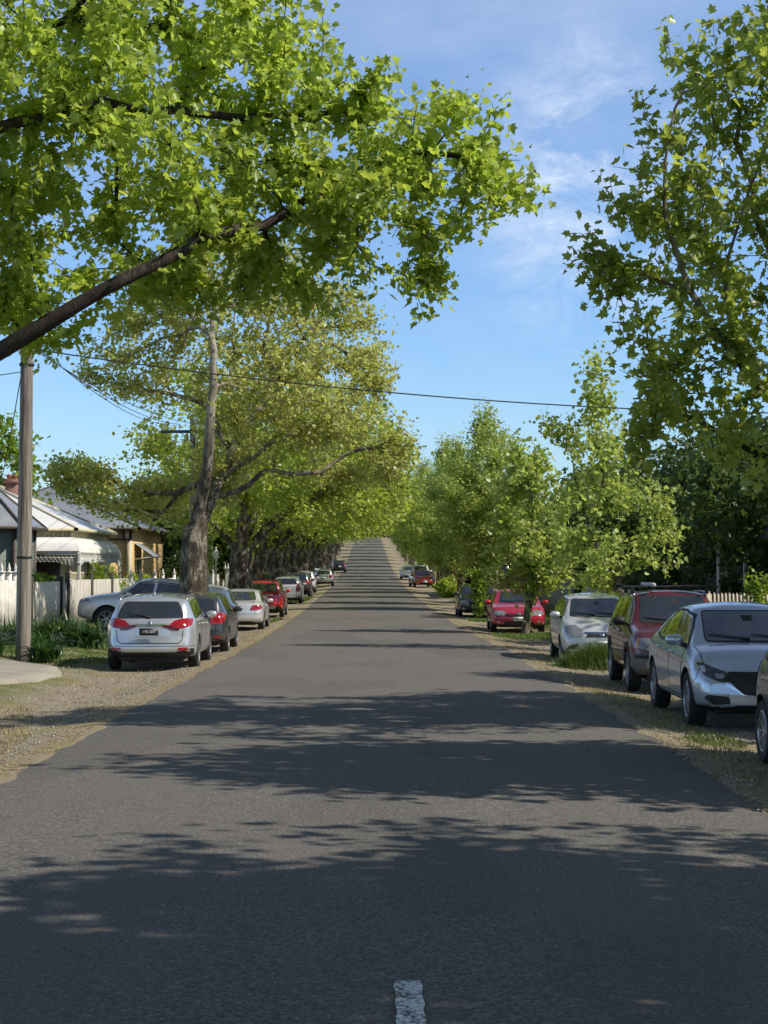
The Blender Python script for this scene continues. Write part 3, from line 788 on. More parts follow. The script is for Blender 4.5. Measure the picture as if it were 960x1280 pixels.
def bush(name, label, loc, r_, seed, leafmat, size, n=90, per=30, group=None, leaf=LEAF_MID, cat='shrub'):
    r2 = np.random.default_rng(seed)
    A = blob_points([(0, 0, r_[2] * .95, r_[0], r_[1], r_[2] * .9)], n, r2, .35); A[:, 2] = np.maximum(A[:, 2], .05)
    t = make_tree(name, (0, 0, 0), [([(0, 0, 0), (0, 0, r_[2] * .35)], None)], A, seed, leaf, leafmat, size, per, .10, .04, .004, label, cat=cat, group=group, bark=BARK, step=.3, rmin=.004)
    t.location = loc; return t
bush('garden_shrub', 'yellow-green shrub behind the white fence beside the power pole', gl(-10.6, 53), (.85, .8, .95), 91, LEAF_B, .12)
bush('garden_shrub', 'leafy bush growing against the cream cottage verandah', gl(-10.2, 64), (.8, .9, 1.15), 92, LEAF_B, .13)
bush('garden_shrub', 'round bush below the yellow house wall', gl(-10.6, 76), (1.1, 1.2, .9), 93, LEAF_L, .14)
bush('garden_shrub', 'dark bush in front of the awning of the yellow house', gl(-9.9, 83), (1.2, 1.4, 1.1), 94, LEAF_D, .15)
bush('garden_shrub', 'bright shrub above the grey boarded fence on the right', gl(10.6, 73), (1.5, 1.0, 1.25), 95, LEAF_B, .15)
bush('garden_shrub', 'narrow bright shrub poking above the white picket fence', gl(9.75, 41.4), (.30, .30, 1.05), 96, LEAF_B, .10, 60, 20)
bush('clipped_hedge', 'dense clipped green hedge on the far right verge', gl(5.55, 112), (.95, 1.5, .75), 97, LEAF_L, .16, 120, 46, cat='hedge')
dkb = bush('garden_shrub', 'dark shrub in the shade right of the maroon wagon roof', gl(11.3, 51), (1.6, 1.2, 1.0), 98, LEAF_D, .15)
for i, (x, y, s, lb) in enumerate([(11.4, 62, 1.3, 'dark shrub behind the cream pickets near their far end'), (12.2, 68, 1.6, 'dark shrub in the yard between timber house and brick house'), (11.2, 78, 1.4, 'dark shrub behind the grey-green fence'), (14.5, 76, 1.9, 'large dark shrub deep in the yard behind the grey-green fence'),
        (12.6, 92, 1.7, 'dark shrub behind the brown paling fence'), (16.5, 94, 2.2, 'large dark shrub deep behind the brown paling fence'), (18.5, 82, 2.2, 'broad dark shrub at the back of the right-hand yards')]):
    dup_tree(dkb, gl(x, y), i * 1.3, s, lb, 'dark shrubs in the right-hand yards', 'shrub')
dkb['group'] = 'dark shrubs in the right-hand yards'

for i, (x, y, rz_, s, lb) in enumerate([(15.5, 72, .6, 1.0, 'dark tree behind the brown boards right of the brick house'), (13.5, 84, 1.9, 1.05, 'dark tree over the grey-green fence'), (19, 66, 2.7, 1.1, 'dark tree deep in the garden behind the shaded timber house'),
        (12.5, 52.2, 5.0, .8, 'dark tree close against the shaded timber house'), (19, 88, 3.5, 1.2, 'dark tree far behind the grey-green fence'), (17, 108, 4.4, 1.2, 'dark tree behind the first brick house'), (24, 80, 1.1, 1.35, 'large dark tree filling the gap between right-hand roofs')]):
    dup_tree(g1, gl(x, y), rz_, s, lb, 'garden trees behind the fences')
for i, (x, y, rz_, s, lb) in enumerate([(-15, 150, .6, 1.0, 'green tree beyond the last house on the left'), (-21, 122, 1.9, 1.1, 'green tree between the pale house and the sage house')]):
    dup_tree(g2, gl(x, y), rz_, s, lb, 'leafy garden trees on the left')

for i, (x, y, lb) in enumerate([(-5.5, 486, 'low leafy tree closing the view at the hill crest, left one'), (0.5, 489, 'low leafy tree closing the view at the hill crest, middle one'), (6.5, 487, 'low leafy tree closing the view at the hill crest, right one')]):
    dup_tree(g2, (x, y, gz(x, y) - 4.2), i * 2.0, 1.3, lb, 'low trees at the crest of the hill')
# ================================================================ cars
def paint(name, col, metal=.55, rough=.3, dirt=.04):
    m, t, b = mat(name, col, rough, metal, coat=1.0)
    co = t.coord(); sp = t.new('ShaderNodeSeparateXYZ'); t.link(co, sp.inputs[0])
    low = t.ramp(sp.outputs[2], [(.15, 1.), (.55, 0.)])
    f = t.math('MULTIPLY', t.ramp(t.noise(co, 6, 5, .7), [(.35, .1), (.7, 1.)]), t.math('ADD', t.math('MULTIPLY', low, .45), dirt))
    t.link(t.mix(f, col, (.20, .175, .14)), b.inputs['Base Color'])
    t.link(t.math('ADD', t.math('MULTIPLY', f, .5), rough), b.inputs['Roughness'])
    t.link(t.math('MULTIPLY', t.math('SUBTRACT', 1.0, f), metal), b.inputs['Metallic'])
    t.link(t.math('SUBTRACT', 1.0, t.math('MULTIPLY', f, .9)), b.inputs['Coat Weight'])
    return m
SILVER = paint('paint_silver', (.60, .61, .63), .6, .28)
SILVER_W = paint('paint_silver_pale', (.72, .72, .72), .4, .3)
SILVER_B = paint('paint_silver_blue', (.58, .63, .71), .6, .26)
WHITE = paint('paint_white', (.74, .74, .72), 0, .35)
RED = paint('paint_red', (.52, .012, .012), .15, .3)
RED_P = paint('paint_cherry', (.50, .018, .05), .25, .28)
MAROON = paint('paint_maroon', (.115, .011, .014), .25, .35)
GREY = paint('paint_charcoal', (.055, .060, .068), .4, .3)
GREY_G = paint('paint_dark_green_grey', (.05, .058, .052), .4, .3)
BLUE = paint('paint_dark_blue', (.020, .027, .052), .4, .28)
BLACK = paint('paint_black', (.012, .013, .016), .2, .25)
def glass_mat():
    m, t, b = mat('car_glass', (.016, .020, .021), .02, 0, spec=.6)
    b.inputs['IOR'].default_value = 1.9; b.inputs['Coat Weight'].default_value = 1.0; b.inputs['Coat IOR'].default_value = 1.75; b.inputs['Coat Roughness'].default_value = .015
    co = t.coord()
    t.link(t.bump(t.noise(co, 3.3, 3, .5), .12, .05), b.inputs['Normal'])
    return m
GLASS = glass_mat()
PLASTIC = noisy('black_plastic', (.012, .012, .013), (.022, .021, .020), 14, .65, .15, 60)
TYRE = noisy('tyre_rubber', (.012, .012, .012), (.035, .032, .028), 10, .85, .3, 50)
SEAM = mat('shut_gap', (.004, .004, .004), .9)[0]
ALLOY = mat('alloy_rim', (.42, .42, .43), .32, .85)[0]
ALLOY_D = mat('dark_metal', (.02, .02, .02), .6, .3)[0]  # dark metal of the discs behind the spokes and the pole bands
CHROME = mat('chrome_trim', (.75, .76, .78), .12, 1.0)[0]
LAMP_R = mat('tail_lamp_red', (.30, .004, .006), .12, 0, coat=1.0)[0]
LAMP_D = mat('tail_lamp_dark', (.10, .008, .010), .12, 0, coat=1.0)[0]
LAMP_C = mat('headlamp_lens', (.30, .31, .32), .10, .35, coat=1.0)[0]
LAMP_K = mat('headlamp_dark', (.045, .045, .05), .12, .3, coat=1.0)[0]
LAMP_W = mat('headlamp_bowl', (.80, .82, .82), .10, .8, coat=1.0)[0]
AMBER = mat('indicator_amber', (.55, .20, .02), .2, 0, coat=1.0)[0]
PLATE_W = mat('plate_white', (.70, .71, .70), .5)[0]
PLATE_K = mat('plate_black', (.02, .02, .022), .5)[0]
INK_B = mat('plate_ink_blue', (.02, .03, .12), .6)[0]
INK_W = mat('plate_ink_white', (.75, .75, .75), .6)[0]
PAPER = mat('paper_label', (.5, .52, .52), .6)[0]

def fillet(pts, r, seg=4):
    out = []; n = len(pts)
    for i in range(n):
        p = Vector(pts[i]); a = Vector(pts[i-1]) - p; b = Vector(pts[(i+1) % n]) - p
        ri = r[i] if isinstance(r, (list, tuple)) else r
        k = min(ri, a.length * .45, b.length * .45)
        if k < 1e-4: out.append(tuple(p)); continue
        A = p + a.normalized() * k; B = p + b.normalized() * k
        for j in range(seg + 1):
            t_ = j / seg; q = A.lerp(p, t_).lerp(p.lerp(B, t_), t_); out.append(tuple(q))
    return out

def smooth_interp(tab, x, s=.035):
    tx = [a for a, _ in tab]; tv = [b for _, b in tab]
    return sum(w * np.interp(x + o * s, tx, tv) for o, w in ((-2, .1), (-1, .22), (0, .36), (1, .22), (2, .1)))

class Car:
    def __init__(s, sp):
        s.sp = sp; s.x0 = -(sp['wb'] / 2 + sp['ro']); s.x1 = sp['wb'] / 2 + sp['fo']; s.W = sp['W'] / 2
        s.build()
    def build(s):
        sp = s.sp; x0, x1, W = s.x0, s.x1, s.W
        rE = .12
        e = np.array([0, .004, .012, .025, .045, .07, .095, .12])
        xs = np.unique(np.concatenate([x0 + e, x1 - e, np.arange(x0 + .15, x1 - .14, .045)]))
        top = smooth_interp(sp['top'], xs); belt = smooth_interp(sp['belt'], xs)
        sill = smooth_interp(sp.get('sill', [(x0, .34), (x0 + .5, .24), (x1 - .6, .22), (x1, .27)]), xs)
        rings = []
        tum = sp.get('tumble', .15)
        for x, zt, zs, zb in zip(xs, top, belt, sill):
            zs = min(zs, zt - .035)
            ends = max(0, (x - (x1 - .9)) / .9) ** 2 * sp.get('taper_f', .10) + max(0, ((x0 + .8) - x) / .8) ** 2 * sp.get('taper_r', .08)
            ws = W * (1 - ends)
            g = min(1, max(0, (zt - zs - .05) / .40))
            wr = ws - .05 - .075 * (1 - g) - (tum + .05) * g
            if g < .4: wr = ws - .05 - .075 * (1 - g) - (tum + .05) * g
            crown = .035 + .015 * g
            hs = zs - zb
            half = [(ws * .80, zb), (ws * .962, zb + .07), (ws * .985, zb + .30 * hs), (ws * 1.0, zb + .62 * hs), (ws * .985, zb + .86 * hs), (ws - .045, zs), (wr, zt - crown * .5)]
            rad = [.04, .06, .12, .15, .08, .035, .07]
            # inset at the ends
            t_ = min(x - x0, x1 - x); ins = 0
            if t_ < rE: ins = rE - math.sqrt(max(0, rE * rE - (rE - t_) ** 2)); ins *= .55
            pts = [(0, zb)]
            P = [(0, zb)] + half + [(0, zt + crown * .35)]
            for i in range(1, len(P) - 1):
                p = Vector(P[i]); a = Vector(P[i-1]) - p; b = Vector(P[i+1]) - p
                k = min(rad[i-1], a.length * .45, b.length * .45)
                A = p + a.normalized() * k; B = p + b.normalized() * k
                # straight part before
                q0 = Vector(pts[-1]); nsub = 3
                for j in range(1, nsub): pts.append(tuple(q0.lerp(A, j / nsub)))
                for j in range(4):
                    u = j / 3; pts.append(tuple(A.lerp(p, u).lerp(p.lerp(B, u), u)))
            q0 = Vector(pts[-1]); end = Vector((0, zt + crown * .5))
            for j in range(1, 5):
                u = j / 4; q = q0.lerp(end, u); pts.append((q.x, q.y + crown * .28 * math.sin(u * PI) ))
            zm = (zb + zt) / 2
            pp = []
            for (y, z) in pts:
                y2 = y * (ws - ins) / ws; z2 = z + (ins if z < zm else -ins) * min(1, abs(z - zm) / max(.05, (zt - zb) / 2))
                pp.append((x, y2, z2))
            rings.append(pp)
        n = len(rings[0])
        V = []; F = []
        m = 2 * n - 2
        for pp in rings:
            V += pp + [(p[0], -p[1], p[2]) for p in pp[n-2:0:-1]]
        nr = len(rings)
        for i in range(nr - 1):
            for k in range(m):
                F.append((i*m + k, i*m + (k+1) % m, (i+1)*m + (k+1) % m, (i+1)*m + k))
        # caps
        for ri, rev in ((0, True), (nr - 1, False)):
            base = ri * m; c = np.mean([V[base + k] for k in range(m)], axis=0); prev = base
            for sc in (.8, .55, .3):
                b = len(V)
                for k in range(m): V.append(tuple(c + (np.array(V[base + k]) - c) * sc))
                for k in range(m):
                    f = (prev + k, prev + (k+1) % m, b + (k+1) % m, b + k); F.append(f if not rev else f[::-1])
                prev = b
            b = len(V); V.append(tuple(c))
            for k in range(m):
                f = (prev + k, prev + (k+1) % m, b); F.append(f if not rev else f[::-1])
        V = np.array(V)
        V = s.warp(V)
        me = new_mesh('car_body', V, F, [s.sp['paint'], PLASTIC], True)
        bm = bmesh.new(); bm.from_mesh(me); bmesh.ops.recalc_face_normals(bm, faces=bm.faces)
        s.bvh = BVHTree.FromBMesh(bm); bm.to_mesh(me); bm.free()
        # wheel wells
        o = link('tmp_body', me)
        rw = sp['rw']; Ra = rw + sp.get('arch', .055); cut = MB()
        for ax in (-sp['wb'] / 2, sp['wb'] / 2):
            for sg in (1, -1):
                ys = sorted((sg * (W - .33), sg * (W + .3)))
                b = len(cut.V); N = 40
                for y in ys:
                    for k in range(N):
                        a = 2 * PI * k / N
                        cut.V.append((ax + Ra * math.cos(a), y, rw + Ra * math.sin(a)))
                cut.F.append(tuple(b + k for k in range(N))); cut.F.append(tuple(b + N + k for k in reversed(range(N)))); cut.M += [0, 0]
                for k in range(N): cut.F.append((b + k, b + N + k, b + N + (k+1) % N, b + (k+1) % N)); cut.M.append(0)
        co = link('tmp_cut', cut.mesh('cut', [PLASTIC]))
        md = o.modifiers.new('b', 'BOOLEAN'); md.operation = 'DIFFERENCE'; md.object = co; md.solver = 'EXACT'
        dg = bpy.context.evaluated_depsgraph_get()
        me2 = bpy.data.meshes.new_from_object(o.evaluated_get(dg))
        bpy.data.objects.remove(o); bpy.data.objects.remove(co)
        me2.materials.clear(); me2.materials.append(sp['paint']); me2.materials.append(PLASTIC); me2.materials.append(SEAM)
        cen = np.zeros(len(me2.polygons) * 3); me2.polygons.foreach_get('center', cen); cen = cen.reshape(-1, 3)
        mi = np.zeros(len(cen), np.int32)
        for ax in (-sp['wb'] / 2, sp['wb'] / 2):
            dd = np.hypot(cen[:, 0] - ax, cen[:, 2] - rw)
            mi[(dd < Ra + .003) & (np.abs(cen[:, 1]) < W * .985) & (np.abs(cen[:, 1]) > W - .40)] = 1
        mi[(cen[:, 2] < .30) & (np.abs(cen[:, 1]) < W * .9)] = 1
        me2.polygons.foreach_set('material_index', mi)
        me2.polygons.foreach_set('use_smooth', np.ones(len(cen), bool))
        me2.set_sharp_from_angle(angle=R(38))
        s.body = me2; s.extra = MB()
    def warp(s, V):
        V = V.copy(); x, y, z = V[:, 0].copy(), V[:, 1], V[:, 2]
        sp = s.sp
        bf = np.clip((x - (s.x1 - .75)) / .75, 0, 1); bf = bf * bf * (3 - 2 * bf)
        br = np.clip(((s.x0 + .65) - x) / .65, 0, 1); br = br * br * (3 - 2 * br)
        yy = np.abs(y) / s.W
        V[:, 0] = x + bf * (np.interp(z, *zip(*sp.get('nose', [(.2, -.08), (.35, -.01), (.5, 0), (.62, -.03), (.8, -.12), (1.0, -.2)]))) - sp.get('curve_f', .26) * yy ** 2.6) \
                    - br * (np.interp(z, *zip(*sp.get('tail', [(.2, -.10), (.35, -.01), (.5, 0), (.62, -.01), (.8, -.05), (1.0, -.08), (1.4, -.1)]))) - sp.get('curve_r', .16) * yy ** 2.8)
        return V
    # ---- surface patches
    def cast(s, p, d):
        o = p - d * 6
        h, nrm, i, dist = s.bvh.ray_cast(o, d)
        if h is None or dist > 12:
            h, nrm, i, dist = s.bvh.find_nearest(p)
        if nrm.dot(d) > 0: nrm = -nrm
        return h, nrm
    def patch(s, name, pts, d, material, root, off=.005, r=.03, res=.05, label=None, parent_mesh=None):
        d = Vector(d).normalized()
        up = Vector((0, 0, 1)) if abs(d.z) < .9 else Vector((1, 0, 0))
        a = d.cross(up).normalized(); b = a.cross(d).normalized()
        P2 = [(Vector(p).dot(a), Vector(p).dot(b)) for p in pts]
        if r: P2 = fillet(P2, r)
        out = []
        for i in range(len(P2)):
            p = Vector(P2[i]); q = Vector(P2[(i+1) % len(P2)]); k = max(1, int((q - p).length / res))
            for j in range(k): out.append(p.lerp(q, j / k))
        xs = [p.x for p in out]; ys = [p.y for p in out]
        grid = []
        gx = np.arange(min(xs) + res * .5, max(xs), res); gy = np.arange(min(ys) + res * .5, max(ys), res)
        if len(gx) and len(gy):
            X, Y = np.meshgrid(gx, gy); X = X.ravel(); Y = Y.ravel(); poly = [(p.x, p.y) for p in out]
            k = in_poly(X, Y, poly)
            X, Y = X[k], Y[k]
            if len(X):
                e = edge_dist(X, Y, poly) > res * .45
                grid = [Vector((x, y)) for x, y in zip(X[e], Y[e])]
        nb = len(out)
        vv, _, ff, _, _, _ = delaunay_2d_cdt(out + grid, [], [list(range(nb))], 1, 1e-6)
        V = []
        for v in vv:
            h, nrm = s.cast(a * v.x + b * v.y, d)
            V.append(tuple(h + nrm * off))
        if not ff: return None
        me = new_mesh(name, V, [list(f) for f in ff], [material], True)
        bm = bmesh.new(); bm.from_mesh(me); bmesh.ops.recalc_face_normals(bm, faces=bm.faces)
        if sum((f.normal.dot(d) * f.calc_area()) for f in bm.faces) > 0: bmesh.ops.reverse_faces(bm, faces=bm.faces)
        bm.to_mesh(me); bm.free()
        o = link(name, me, root)
        if label: o['label'] = label
        return o
    def ribbon(s, pts, d, w=.012, off=.0035, closed=False, m=2, r=0):
        """thin line laid on the body, collected into the body's own mesh"""
        d = Vector(d).normalized()
        up = Vector((0, 0, 1)) if abs(d.z) < .9 else Vector((1, 0, 0))
        a = d.cross(up).normalized(); b = a.cross(d).normalized()
        P = [Vector((Vector(p).dot(a), Vector(p).dot(b))) for p in pts]
        if r and closed: P = [Vector(p) for p in fillet([tuple(p) for p in P], r)]
        if closed: P.append(P[0])
        Q = []
        for i in range(len(P) - 1):
            k = max(1, int((P[i+1] - P[i]).length / .04))
            for j in range(k): Q.append(P[i].lerp(P[i+1], j / k))
        Q.append(P[-1])
        s.extra.mat(m); V = []
        for i, q in enumerate(Q):
            t_ = (Q[min(i+1, len(Q)-1)] - Q[max(i-1, 0)]).normalized(); nn = Vector((-t_.y, t_.x)) * w / 2
            for sg in (-1, 1):
                u = q + nn * sg; h, nrm = s.cast(a * u.x + b * u.y, d); V.append(tuple(h + nrm * off))
        s.extra.add(V, [(2*i, 2*i+1, 2*i+3, 2*i+2) for i in range(len(Q) - 1)])
    def finish_body(s, root):
        b = link('body', s.body, root)
        if s.extra.V:
            n0 = len(s.body.vertices)
            me = s.extra.mesh('lines', [s.sp['paint'], PLASTIC, SEAM, CHROME])
            bm = bmesh.new(); bm.from_mesh(s.body); bm.from_mesh(me); bm.to_mesh(s.body); bm.free()
            if len(s.body.materials) < 4: s.body.materials.append(CHROME)
            s.body.set_sharp_from_angle(angle=R(38))
        return b

WHEELS = {}
def wheel_meshes(rw, tw, style):
    key = (rw, tw, style)
    if key in WHEELS: return WHEELS[key]
    ri = rw * (.66 if style != 'steel' else .60)
    t = MB(); h = tw / 2
    t.lathe([(ri, -h * .85), (ri + .02, -h), (rw - .03, -h), (rw - .008, -h * .82), (rw, -h * .5), (rw, h * .5), (rw - .008, h * .82), (rw - .03, h), (ri + .02, h), (ri, h * .85)], axis='y', n=40)
    tyre = t.mesh('tyre', [TYRE], True); tyre.set_sharp_from_angle(angle=R(40))
    # the rim faces -y ; drawn with its outer lip at y=-h
    r = MB()
    r.mat(0).lathe([(ri + .004, -h * .88), (ri - .012, -h * .97), (ri - .022, -h * .86), (ri - .028, -h * .2), (ri - .03, h * .8)], axis='y', n=40)
    r.mat(1).lathe([(.001, -h * .15), (ri - .02, -h * .15)], axis='y', n=32)
    r.mat(0).lathe([(.001, -h * .80), (.035, -h * .80), (.06, -h * .72), (.07, -h * .3)], axis='y', n=20)
    n, wd, tw2, yb = {'ten': (10, .030, .022, 0), 'five': (5, .085, .050, 0), 'five_double': (5, .030, .026, .17), 'star': (5, .040, .036, .22), 'seven': (7, .045, .034, 0), 'steel': (9, .055, .05, 0)}[style]
    for k in range(n):
        for dlt in ((0,) if not yb else (-yb, yb)):
            a = 2 * PI * k / n + dlt; a2 = 2 * PI * k / n + dlt * .25
            c, s_ = math.cos(a2), math.sin(a2); C, S = math.cos(a), math.sin(a)
            p0 = Vector((s_ * .045, 0, c * .045)); p1 = Vector((S * (ri - .014), 0, C * (ri - .014)))
            dr_ = (p1 - p0).normalized(); sd_ = Vector((dr_.z, 0, -dr_.x))
            V = []
            for p, w, y0, y1 in ((p0, wd, -h * .78, -h * .4), (p1, tw2, -h * .90, -h * .45)):
                for sg in (-1, 1):
                    q = p + sd_ * w / 2 * sg; V.append((q.x, y1, q.z)); q2 = p + sd_ * w * .36 * sg; V.append((q2.x, y0, q2.z))
            r.add(V, [(1, 3, 7, 5), (0, 1, 5, 4), (3, 2, 6, 7)])
    rim = r.mesh('rim', [ALLOY, ALLOY_D], True); rim.set_sharp_from_angle(angle=R(35))
    WHEELS[key] = (tyre, rim); return tyre, rim

def text_mesh(body, size, material, name='lettering'):
    cu = bpy.data.curves.new('t', 'FONT'); cu.body = body; cu.size = size; cu.align_x = 'CENTER'; cu.align_y = 'CENTER'; cu.extrude = .001
    o = bpy.data.objects.new('t', cu); COL.objects.link(o)
    me = bpy.data.meshes.new_from_object(o.evaluated_get(bpy.context.evaluated_depsgraph_get()))
    bpy.data.objects.remove(o); me.materials.clear(); me.materials.append(material); me.name = name
    return me

def plate(root, x, z, facing, text, dark=False, tilt=0):
    b = MB().box(-.186, -.004, -.067, .186, .004, .067)
    p = b.build('number_plate', [PLATE_K if dark else PLATE_W], root)
    p.location = (x, 0, z); p.rotation_euler = (0, 0, R(90) if facing > 0 else R(-90))
    if text:
        t_ = link('lettering', text_mesh(text, .072, INK_W if dark else INK_B), p)
        t_.location = (0, -.0065, 0) ; t_.rotation_euler = (R(90), 0, 0)
    return p

def side_pts(xz, sg): return [(x, sg * 1.5, z) for x, z in xz]
def end_pts(yz, sg, X): return [(X, y * sg, z) for y, z in yz]

def make_car(name, sp, label, loc, heading, cat='car', group='cars parked along the street', detail=2):
    """heading: rotation so that +x (the nose) points the right way"""
    c = Car(sp); root = empty(name, loc, heading, label, cat, group)
    W, x0, x1, wb, rw = c.W, c.x0, c.x1, sp['wb'], sp['rw']
    F, B = (-1, 0, 0), (1, 0, 0)
    # glass
    ws = sp['screen']; c.patch('windscreen', end_pts(ws, 1, 1.5) , F, GLASS, root, .006, .05)
    wsz = [z for _, z in ws]
    c.ribbon(end_pts(ws, 1, 1.5), F, .03, .0045, True, 1, .05)
    c.patch('rear_window', end_pts(sp['rear_glass'], 1, -1.5), B, GLASS, root, .006, .05)
    c.ribbon(end_pts(sp['rear_glass'], 1, -1.5), B, .03, .0045, True, 1, .05)
    for sg in (1, -1):
        dv = (0, -sg, 0)
        for w in sp['side_glass']:
            c.patch('side_window', side_pts(w, sg), dv, GLASS, root, .006, sp.get('glass_r', .035))
        if sp.get('glass_surround'):
            c.ribbon(side_pts(sp['glass_surround'], sg), dv, .028, .0045, True, 3 if sp.get('chrome_dlo') else 1, .05)
        # doors: panel raised a hair over its dark gap, with handle
        for q in sp['doors']:
            c.ribbon(side_pts(q, sg), dv, .014, .003, True, 2, .05)
            cx = sum(p[0] for p in q) / len(q); cz = sum(p[1] for p in q) / len(q)
            ins = [(cx + (x - cx) * .985, cz + (z - cz) * .985) for x, z in q]
            dpart = c.patch('door', side_pts(ins, sg), dv, sp['paint'], root, .004, .05, .07)
            zb = max(z for _, z in q) - .09; xr = min(x for x, _ in q) + .13
            hp = []
            for xx in (xr, xr + .03, xr + .15, xr + .18):
                h, nn = c.cast(Vector((xx, sg * 1.5, zb)), Vector(dv)); hp.append(tuple(h + Vector((0, sg * (.012 if xx in (xr, xr + .18) else .035), 0))))
            hb = MB().tube(hp, [.010, .014, .014, .010], 8); hb.build('handle', [sp.get('handle_mat', sp['paint'])], dpart, smooth=True)
        c.ribbon(side_pts([(-wb/2 + rw + .10, sp.get('crease', .60)), (0, sp.get('crease', .60) + .01), (wb/2 - rw - .10, sp.get('crease', .60) - .02)], sg), dv, .01, .002, False, 0)
        # lower side cladding
        if sp.get('cladding'):
            c.patch('side_cladding', side_pts([(-wb/2 + rw + .04, .20), (wb/2 - rw - .04, .20), (wb/2 - rw - .04, .37), (-wb/2 + rw + .04, .37)], sg), dv, PLASTIC, root, .012, .02)
            for ax in (-wb/2, wb/2):
                arc = MB(); n = 22; V = []
                for k in range(n + 1):
                    a = R(-12 + 204 * k / n)
                    for rr in (rw + sp.get('arch', .055) - .004, rw + sp.get('arch', .055) + .075):
                        p = Vector((ax + rr * math.cos(a), sg * 1.5, rw + rr * math.sin(a)))
                        if p.z < .22: p.z = .22
                        h, nn = c.cast(p, Vector(dv)); V.append((h.x, h.y + sg * .010, h.z))
                c.extra.mat(1).add(V, [(2*i, 2*i+1, 2*i+3, 2*i+2) for i in range(n)])
        # mirrors
        mx, mz = sp['mirror']
        h, nn = c.cast(Vector((mx, sg * 1.5, mz)), Vector(dv))
        b = MB(); yo = abs(h.y)
        prof_m = [(-.02, .02), (.0, .055), (.04, .075), (.08, .07), (.12, .035), (.13, .01)]
        V = []; n = 12
        for (dx, rr) in prof_m:
            for k in range(n):
                a = 2 * PI * k / n
                V.append((mx - .02 + dx * .9, sg * (yo + .135 + rr * 1.55 * math.copysign(abs(math.cos(a)) ** .75, math.cos(a))), mz + .06 + rr * .95 * math.copysign(abs(math.sin(a)) ** .8, math.sin(a)) + dx * .05))
        Fm = [(i*n + k, i*n + (k+1) % n, (i+1)*n + (k+1) % n, (i+1)*n + k) for i in range(len(prof_m) - 1) for k in range(n)] + [tuple(range(n))[::-1], tuple((len(prof_m)-1)*n + k for k in range(n))]
        b.mat(0).add(V, Fm); b.mat(1).tube([(mx + .03, sg * (yo - .02), mz), (mx + .03, sg * (yo + .09), mz + .03)], .022, 8)
        b.build('side_mirror', [sp.get('mirror_mat', sp['paint']), PLASTIC], root, angle=50)
        # lamps
        for (nm, m, pts, drx, offs) in sp.get('lamps', []):
            dd = Vector((drx[0], -sg * abs(drx[1]), drx[2] if len(drx) > 2 else 0))
            c.patch(nm, [(x, sg * y, z) for x, y, z in pts], dd, m, root, offs, .02, .03)
    for (nm, m, pts, drx, offs, rr) in sp.get('panels', []):
        c.patch(nm, pts, drx, m, root, offs, rr, .05)
    for (pts, drx, w, closed, m) in sp.get('lines', []):
        c.ribbon(pts, drx, w, .0035, closed, m, .04)
    if detail and sp['screen']:
        zc = min(wsz) + .015; wp = MB()
        for y0_, y1_ in ((.50, -.02), (-.06, -.55)):
            pts_ = []
            for q_ in range(5):
                yy = y0_ + (y1_ - y0_) * q_ / 4
                h, nn = c.cast(Vector((1.5, yy, zc + .05 * q_ / 4)), Vector(F)); pts_.append(h + nn * .018)
            wp.tube(pts_, [.012, .009, .009, .008, .006], 5)
        wp.build('wiper', [PLASTIC], root)
        h, nn = c.cast(Vector((x1, 0, sp.get('badge_z', .66))), Vector(F))
        bd = MB().lathe([(.0, .012), (.035, .010), (.055, .004), (.058, -.004)], n=18).build('badge', [CHROME], root, smooth=True)
        bd.location = h + nn * .008; bd.rotation_euler = nn.to_track_quat('Z', 'Y').to_euler()
        h, nn = c.cast(Vector((x0, 0, .93)), Vector(B))
        bd2 = MB().lathe([(.0, .010), (.03, .008), (.045, .003), (.047, -.004)], n=18).build('badge', [CHROME], root, smooth=True)
        bd2.location = h + nn * .006; bd2.rotation_euler = nn.to_track_quat('Z', 'Y').to_euler()
        inn = [(y * .93, z + (-.02 if z > sum(wsz) / len(wsz) else .03)) for y, z in ws]
        c.patch('mirror_mount', end_pts([(-.06, max(wsz) - .11), (.06, max(wsz) - .11), (.07, max(wsz) - .05), (-.07, max(wsz) - .05)], 1, 1.5), F, PLASTIC, root, .010, .01)
    # wheels
    tw = sp.get('tyre', .21); tyre, rim = wheel_meshes(rw, tw, sp.get('rim', 'ten'))
    for ax in (-wb/2, wb/2):
        for sg in (1, -1):
            w = link('wheel', tyre, root); w.location = (ax, sg * (W - tw / 2 - .012), rw)
            w.rotation_euler = (0, .4 + ax, PI if sg > 0 else 0)
            q = link('rim', rim, w)
    under = MB().box(x0 + .35, -W + .28, .20, x1 - .35, W - .28, .34, .03)
    under.build('underbody', [PLASTIC], root)
    for p in sp.get('plates', []): plate(root, *p)
    if sp.get('rails'):
        zr = sp['rails']
        for sg in (1, -1):
            pts = []
            for xx in np.linspace(sp['rail_x'][0], sp['rail_x'][1], 9):
                h, _ = c.cast(Vector((xx, sg * (W - .25), 3)), Vector((0, 0, -1)))
                e = min(1, min(xx - sp['rail_x'][0], sp['rail_x'][1] - xx) / .12 + .0)
                pts.append((xx, h.y, h.z + .005 + .045 * e))
            MB().tube(pts, .016, 8).build('roof_rail', [sp.get('rail_mat', ALLOY)], root, smooth=True)
    c.finish_body(root)
    return root, c

# ---------------------------------------------------------------- body types
def tailgate_lines(W, z0, z1, zt, k=.80):
    return ([(-2, -W*k, z1), (-2, -W*(k-.02), z0 + .06), (-2, -W*(k-.1), z0), (-2, W*(k-.1), z0), (-2, W*(k-.02), z0 + .06), (-2, W*k, z1)], (1, 0, 0), .014, False, 2)

